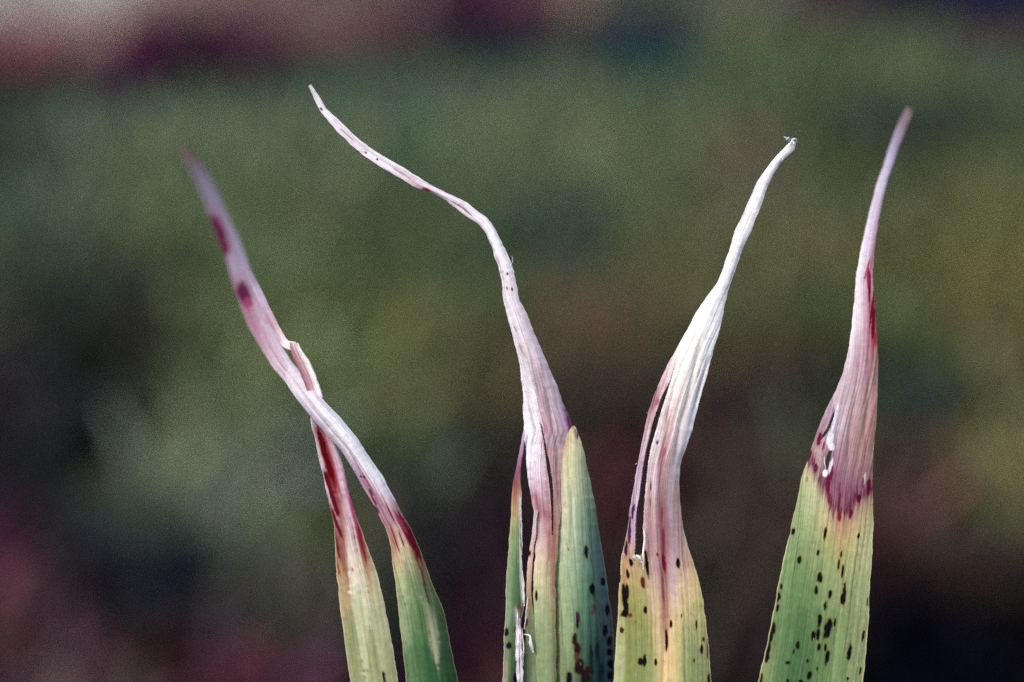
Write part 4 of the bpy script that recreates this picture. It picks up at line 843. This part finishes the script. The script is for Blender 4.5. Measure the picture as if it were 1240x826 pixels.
# ---------------------------------------------------------------- leaf E: broad spotted leaf, mauve tip
def leaf_e():
    org = base_of(960)
    t = thing('leaf', org, 'broad green leaf peppered with black spots under a mauve tip curving up right', 'leaf', GROUP)
    st = [(1098, 130, 1103.5, 131, -29.0, .4, 0, 0), (1094.5, 136, 1104, 138.5, -27.8, .5, 0, 0), (1089.5, 146, 1099.5, 149.5, -26.1, .6, 0, .1), (1083, 161, 1094, 164.5, -23.8, .6, 0, .1), (1076, 180, 1086, 183, -20.9, .6, 0, .1), (1070, 200, 1080.3, 202.5, -18.1, .6, 0, 0),
          (1062.5, 221, 1073.2, 223, -15.4, .6, 0, .1), (1054.5, 250, 1066.5, 251.5, -12.0, .6, 0, .2), (1047, 280, 1061.5, 280.5, -9.0, .6, 0, .4), (1040.7, 310, 1058.3, 310, -6.2, .6, 0, .5), (1036.2, 340, 1057, 340, -4.1, .6, 0, .5), (1033.7, 370, 1059.5, 370, -2.3, .6, 0, .4),
          (1030.5, 400, 1061.5, 400, -.7, .5, 0, .3), (1027.7, 420, 1062.6, 420, -.2, .4, 0, .2), (1023.7, 440, 1063.3, 440, 0, .35, 0, .1), (1017.3, 460, 1063.3, 460, 0, .35, 0, 0), (1008.3, 480, 1062.7, 480, 0, .35, 0, 0), (998.7, 500, 1061.8, 500, 0, .35, 0, 0),
          (990.2, 520, 1060, 520, 0, .35, 0, 0), (983.3, 540, 1058.3, 540, 0, .35, 0, 0), (976.4, 560, 1057, 560, 0, .35, 0, 0), (970.5, 580, 1056.3, 580, 0, .35, 0, 0), (966, 600, 1056.8, 600, 0, .3, 0, 0), (961.9, 620, 1057.6, 620, 0, .3, 0, 0), (957.6, 640, 1057.5, 640, 0, .3, 0, 0),
          (948.3, 680, 1055.8, 680, 0, .25, 0, .05), (940, 720, 1052.8, 720, 0, .25, 0, .05), (933, 760, 1051, 760, 0, .25, 0, .05), (923.5, 800, 1047.5, 800, 0, .25, 0, .05), (916.5, 832, 1044.5, 832, 0, .25, 0, .05)]
    lf = Leaf(st, 118, 501, step=1.2, tail=(930, 90), ridge=(0.06, 0.10))
    pts = [(1101, 132, (140, 100, 92)), (1097, 140, (152, 130, 138)), (1091, 155, (160, 148, 168)), (1080, 184, (184, 172, 196)), (1068, 221, (204, 192, 212)), (1057, 252, (216, 206, 218)), (1064, 256, (190, 165, 188)), (1048, 300, (228, 220, 230)), (1056, 300, (176, 130, 160)),
           (1040, 340, (236, 230, 234)), (1046, 340, (214, 190, 204)), (1051, 338, (150, 45, 80)), (1056, 340, (186, 148, 170)), (1036, 380, (236, 228, 234)), (1044, 382, (212, 188, 198)), (1051, 380, (190, 140, 158)), (1056.5, 382, (150, 24, 50)), (1059, 384, (160, 70, 90)),
           (1032, 412, (222, 206, 214)), (1043, 414, (198, 164, 178)), (1051, 412, (186, 140, 156)), (1057, 404, (150, 26, 54)), (1061, 420, (180, 115, 124)), (1028, 440, (208, 186, 196)), (1040, 442, (192, 158, 170)), (1052, 442, (190, 152, 162)), (1061, 445, (184, 140, 142)),
           (1014, 480, (206, 184, 194)), (1026, 480, (194, 164, 176)), (1038, 480, (200, 170, 174)), (1050, 480, (200, 160, 158)), (1059, 482, (188, 146, 146)), (1001, 512, (196, 172, 182)), (994, 530, (184, 140, 156)), (1014, 520, (204, 186, 200)), (1026, 520, (196, 166, 172)), (1036, 520, (192, 156, 156)), (1046, 520, (200, 154, 146)), (1056, 522, (184, 140, 136)),
           (986, 548, (190, 160, 158)), (1000, 550, (180, 140, 164)), (1012, 556, (178, 140, 162)), (1024, 556, (186, 150, 156)), (1036, 556, (186, 144, 142)), (1048, 556, (194, 150, 140)), (1055, 560, (190, 160, 158)), (980, 568, (200, 185, 150)),
           (1002, 578, (166, 110, 140)), (1012, 582, (168, 116, 142)), (1024, 584, (172, 130, 154)), (1034, 584, (176, 128, 142)), (1044, 582, (184, 140, 148)), (1053, 584, (160, 90, 118)), (1010, 604, (164, 108, 132)), (1020, 606, (168, 122, 148)), (1030, 606, (164, 112, 138)), (1038, 600, (170, 120, 140)),
           (1018, 618, (158, 98, 118)), (1028, 616, (152, 92, 114)), (1018, 634, (212, 156, 110)), (1028, 634, (212, 168, 116)), (1040, 616, (206, 170, 140)), (1050, 608, (196, 168, 136)), (1048, 622, (212, 200, 146)),
           (975, 594, (172, 188, 126)), (986, 588, (192, 192, 142)), (996, 600, (206, 200, 150)), (1004, 622, (212, 196, 140)), (966, 622, (156, 178, 110)), (980, 625, (164, 182, 118)), (992, 632, (180, 184, 122)), (1008, 645, (194, 182, 118)), (1022, 652, (196, 182, 120)), (1038, 640, (206, 196, 136)), (1052, 645, (202, 200, 144)),
           (958, 660, (138, 166, 98)), (972, 664, (128, 160, 88)), (988, 664, (148, 172, 100)), (1004, 672, (164, 178, 106)), (1022, 676, (170, 178, 110)), (1036, 676, (178, 186, 122)), (1050, 678, (184, 192, 132)),
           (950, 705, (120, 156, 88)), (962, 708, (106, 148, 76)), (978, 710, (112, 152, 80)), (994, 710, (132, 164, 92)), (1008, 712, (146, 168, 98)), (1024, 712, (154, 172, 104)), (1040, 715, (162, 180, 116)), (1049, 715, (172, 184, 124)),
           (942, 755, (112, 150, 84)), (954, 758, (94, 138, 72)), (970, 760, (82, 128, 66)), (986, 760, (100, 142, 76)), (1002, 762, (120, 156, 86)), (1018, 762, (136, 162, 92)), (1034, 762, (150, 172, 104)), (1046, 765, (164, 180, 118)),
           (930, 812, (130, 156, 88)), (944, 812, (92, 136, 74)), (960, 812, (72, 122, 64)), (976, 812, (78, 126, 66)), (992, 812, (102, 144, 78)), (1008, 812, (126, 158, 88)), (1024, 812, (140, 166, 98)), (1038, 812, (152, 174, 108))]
    K = (12, 5, 12)
    Pu = (104, 20, 66)
    raw = [(202, 212, 4.2, 2.6), (333, 218, 9, 1.7), (468, 232, 3.4, 1.4), (304, 300, 3.4, 1.5), (228, 328, 4.2, 2), (398, 306, 4, 1), (387, 348, 6.5, 1.6), (404, 375, 7, 1.8), (308, 400, 6, 2.6), (315, 408, 4, 2), (297, 450, 5.4, 2), (353, 468, 5.4, 1.9), (411, 462, 11, 1.9), (406, 490, 6, 2.9), (333, 515, 5.6, 1.7),
           (310, 575, 7.5, 2.2), (345, 608, 12, 4.2), (352, 590, 6, 3), (372, 585, 4.4, 1.6), (305, 630, 6.4, 2), (284, 640, 5.4, 2.4), (308, 684, 4.4, 2.1), (334, 684, 4.4, 1.8), (341, 725, 8.5, 2.3), (431, 705, 9.5, 2.4), (221, 677, 4.4, 2.1), (270, 795, 5.4, 2.3), (181, 746, 2.2, 2.6), (260, 740, 2.4, 1.4), (235, 824, 2, 2.6), (487, 640, 6.4, 1.3),
           (508, 497, 5.4, 2.2), (475, 780, 4.4, 1.1), (425, 812, 2.2, 1.4), (142, 478, 5.4, 3), (155, 437, 3, 1.6), (139, 525, 4.4, 1.9), (120, 610, 8, 2.8), (110, 645, 8, 2.6), (100, 690, 9, 3.2), (95, 725, 6, 3), (70, 810, 6, 2.6), (205, 700, 3, 1), (180, 820, 2.4, 1.6), (300, 770, 3, 1)]
    spots = [(900 + a / 3.356, 580 + b / 3.356, c, d, K) for a, b, c, d in raw]
    Wh = (255, 255, 255)
    spots += [(1011, 508, 18, 2.4, (236, 240, 255)), (1005, 530, 9, 4, (232, 232, 250)), (1007, 541, 4, 3.4, (240, 240, 255)), (999.5, 573, 4, 3, Wh), (1006, 564, 9, 1.8, (236, 236, 255)), (997, 540, 6, 1.2, (120, 40, 80)), (1047, 580, 7, 1.4, (236, 226, 240)),
              (992, 532, 8, 2.8, Pu), (979.5, 552, 6, 2.6, Pu), (987.5, 567, 6, 2.4, Pu), (1002.5, 586, 11, 2.6, Pu), (1007, 574, 9, 1.8, Pu), (1051.5, 590, 10, 3, Pu), (1040, 603, 5, 2.6, (92, 18, 52)), (1016.5, 626, 5, 2, (130, 34, 40)), (1030.5, 622, 6, 2, Pu), (1016, 608, 10, 1.4, (110, 34, 72)), (1024, 600, 16, 1, (130, 70, 100)),
              (1034, 602, 10, 1.2, (120, 50, 84)), (1004, 604, 7, 1.4, (120, 36, 70)), (1016, 596, 12, 1.1, (128, 60, 92)), (1045, 585, 6, 1.2, (130, 60, 90)), (977, 580, 3, 1.4, (150, 130, 84)), (1056.5, 370, 20, 1.4, (104, 8, 34)), (1053, 350, 16, 1.2, (112, 24, 52)), (1051.5, 336, 14, 1.5, (136, 40, 74)), (1057.5, 388, 16, 1.8, (98, 6, 32)), (1050, 326, 12, 1.2, (160, 70, 104)), (1057, 396, 12, 1.6, (104, 12, 38)), (1060, 412, 8, 1.6, (150, 50, 70))]
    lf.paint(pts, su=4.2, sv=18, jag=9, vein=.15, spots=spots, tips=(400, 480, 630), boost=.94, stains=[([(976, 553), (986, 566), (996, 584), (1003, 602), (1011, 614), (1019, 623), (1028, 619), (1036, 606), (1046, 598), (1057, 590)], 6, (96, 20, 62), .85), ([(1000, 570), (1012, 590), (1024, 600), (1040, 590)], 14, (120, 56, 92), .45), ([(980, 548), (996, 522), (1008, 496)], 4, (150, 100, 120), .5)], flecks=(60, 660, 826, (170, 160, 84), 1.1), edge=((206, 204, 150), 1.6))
    lf.cut([(1012, 493), (1006.6, 504), (1002.2, 516), (996.5, 526), (994, 532.5), (999.2, 528), (1005, 519), (1009.3, 507), (1012, 498)])
    lf.cut([(1004.3, 545), (999.7, 556), (999.2, 567), (1001.4, 569.5), (1005.4, 559.5), (1008.2, 546)])
    lf.split([(940, 556), (978, 558), (984, 566), (992, 574), (1001, 592), (1006, 612), (1016, 628), (1028, 626), (1040, 608), (1049, 600), (1060, 592), (1130, 420), (1130, 110), (1000, 110), (940, 500)], 1)
    lf.make([('blade', M_LIVE), ('withered_tip', M_DEAD)], t, org, creases=[([(1046, 400), (1040, 450), (1030, 520), (1026, 590)], 3, .22), ([(1055, 400), (1051, 470), (1047, 560)], 3, .2), ([(1035, 430), (1024, 480), (1014, 520), (1012, 570)], 3, .2), ([(1052, 320), (1054, 360), (1058, 400)], 2.5, .25), ([(990, 620), (972, 720), (958, 830)], 2, .1), ([(1030, 640), (1018, 730), (1006, 830)], 2, .1)])
    for k, (p, r) in enumerate([([(1012.3, 492, .1), (1010.4, 505, .4), (1006, 518, .4), (1001, 527, .2)], (.4, .9, .8, .3)), ([(999, 553, .1), (998.6, 562, .4), (1000, 569, .4)], (.3, .8, .3))]):
        fibre(p, r, (214, 208, 220), t, org, seed=560 + k)


leaf_a()
leaf_b()
leaf_c()
leaf_d()
leaf_e()
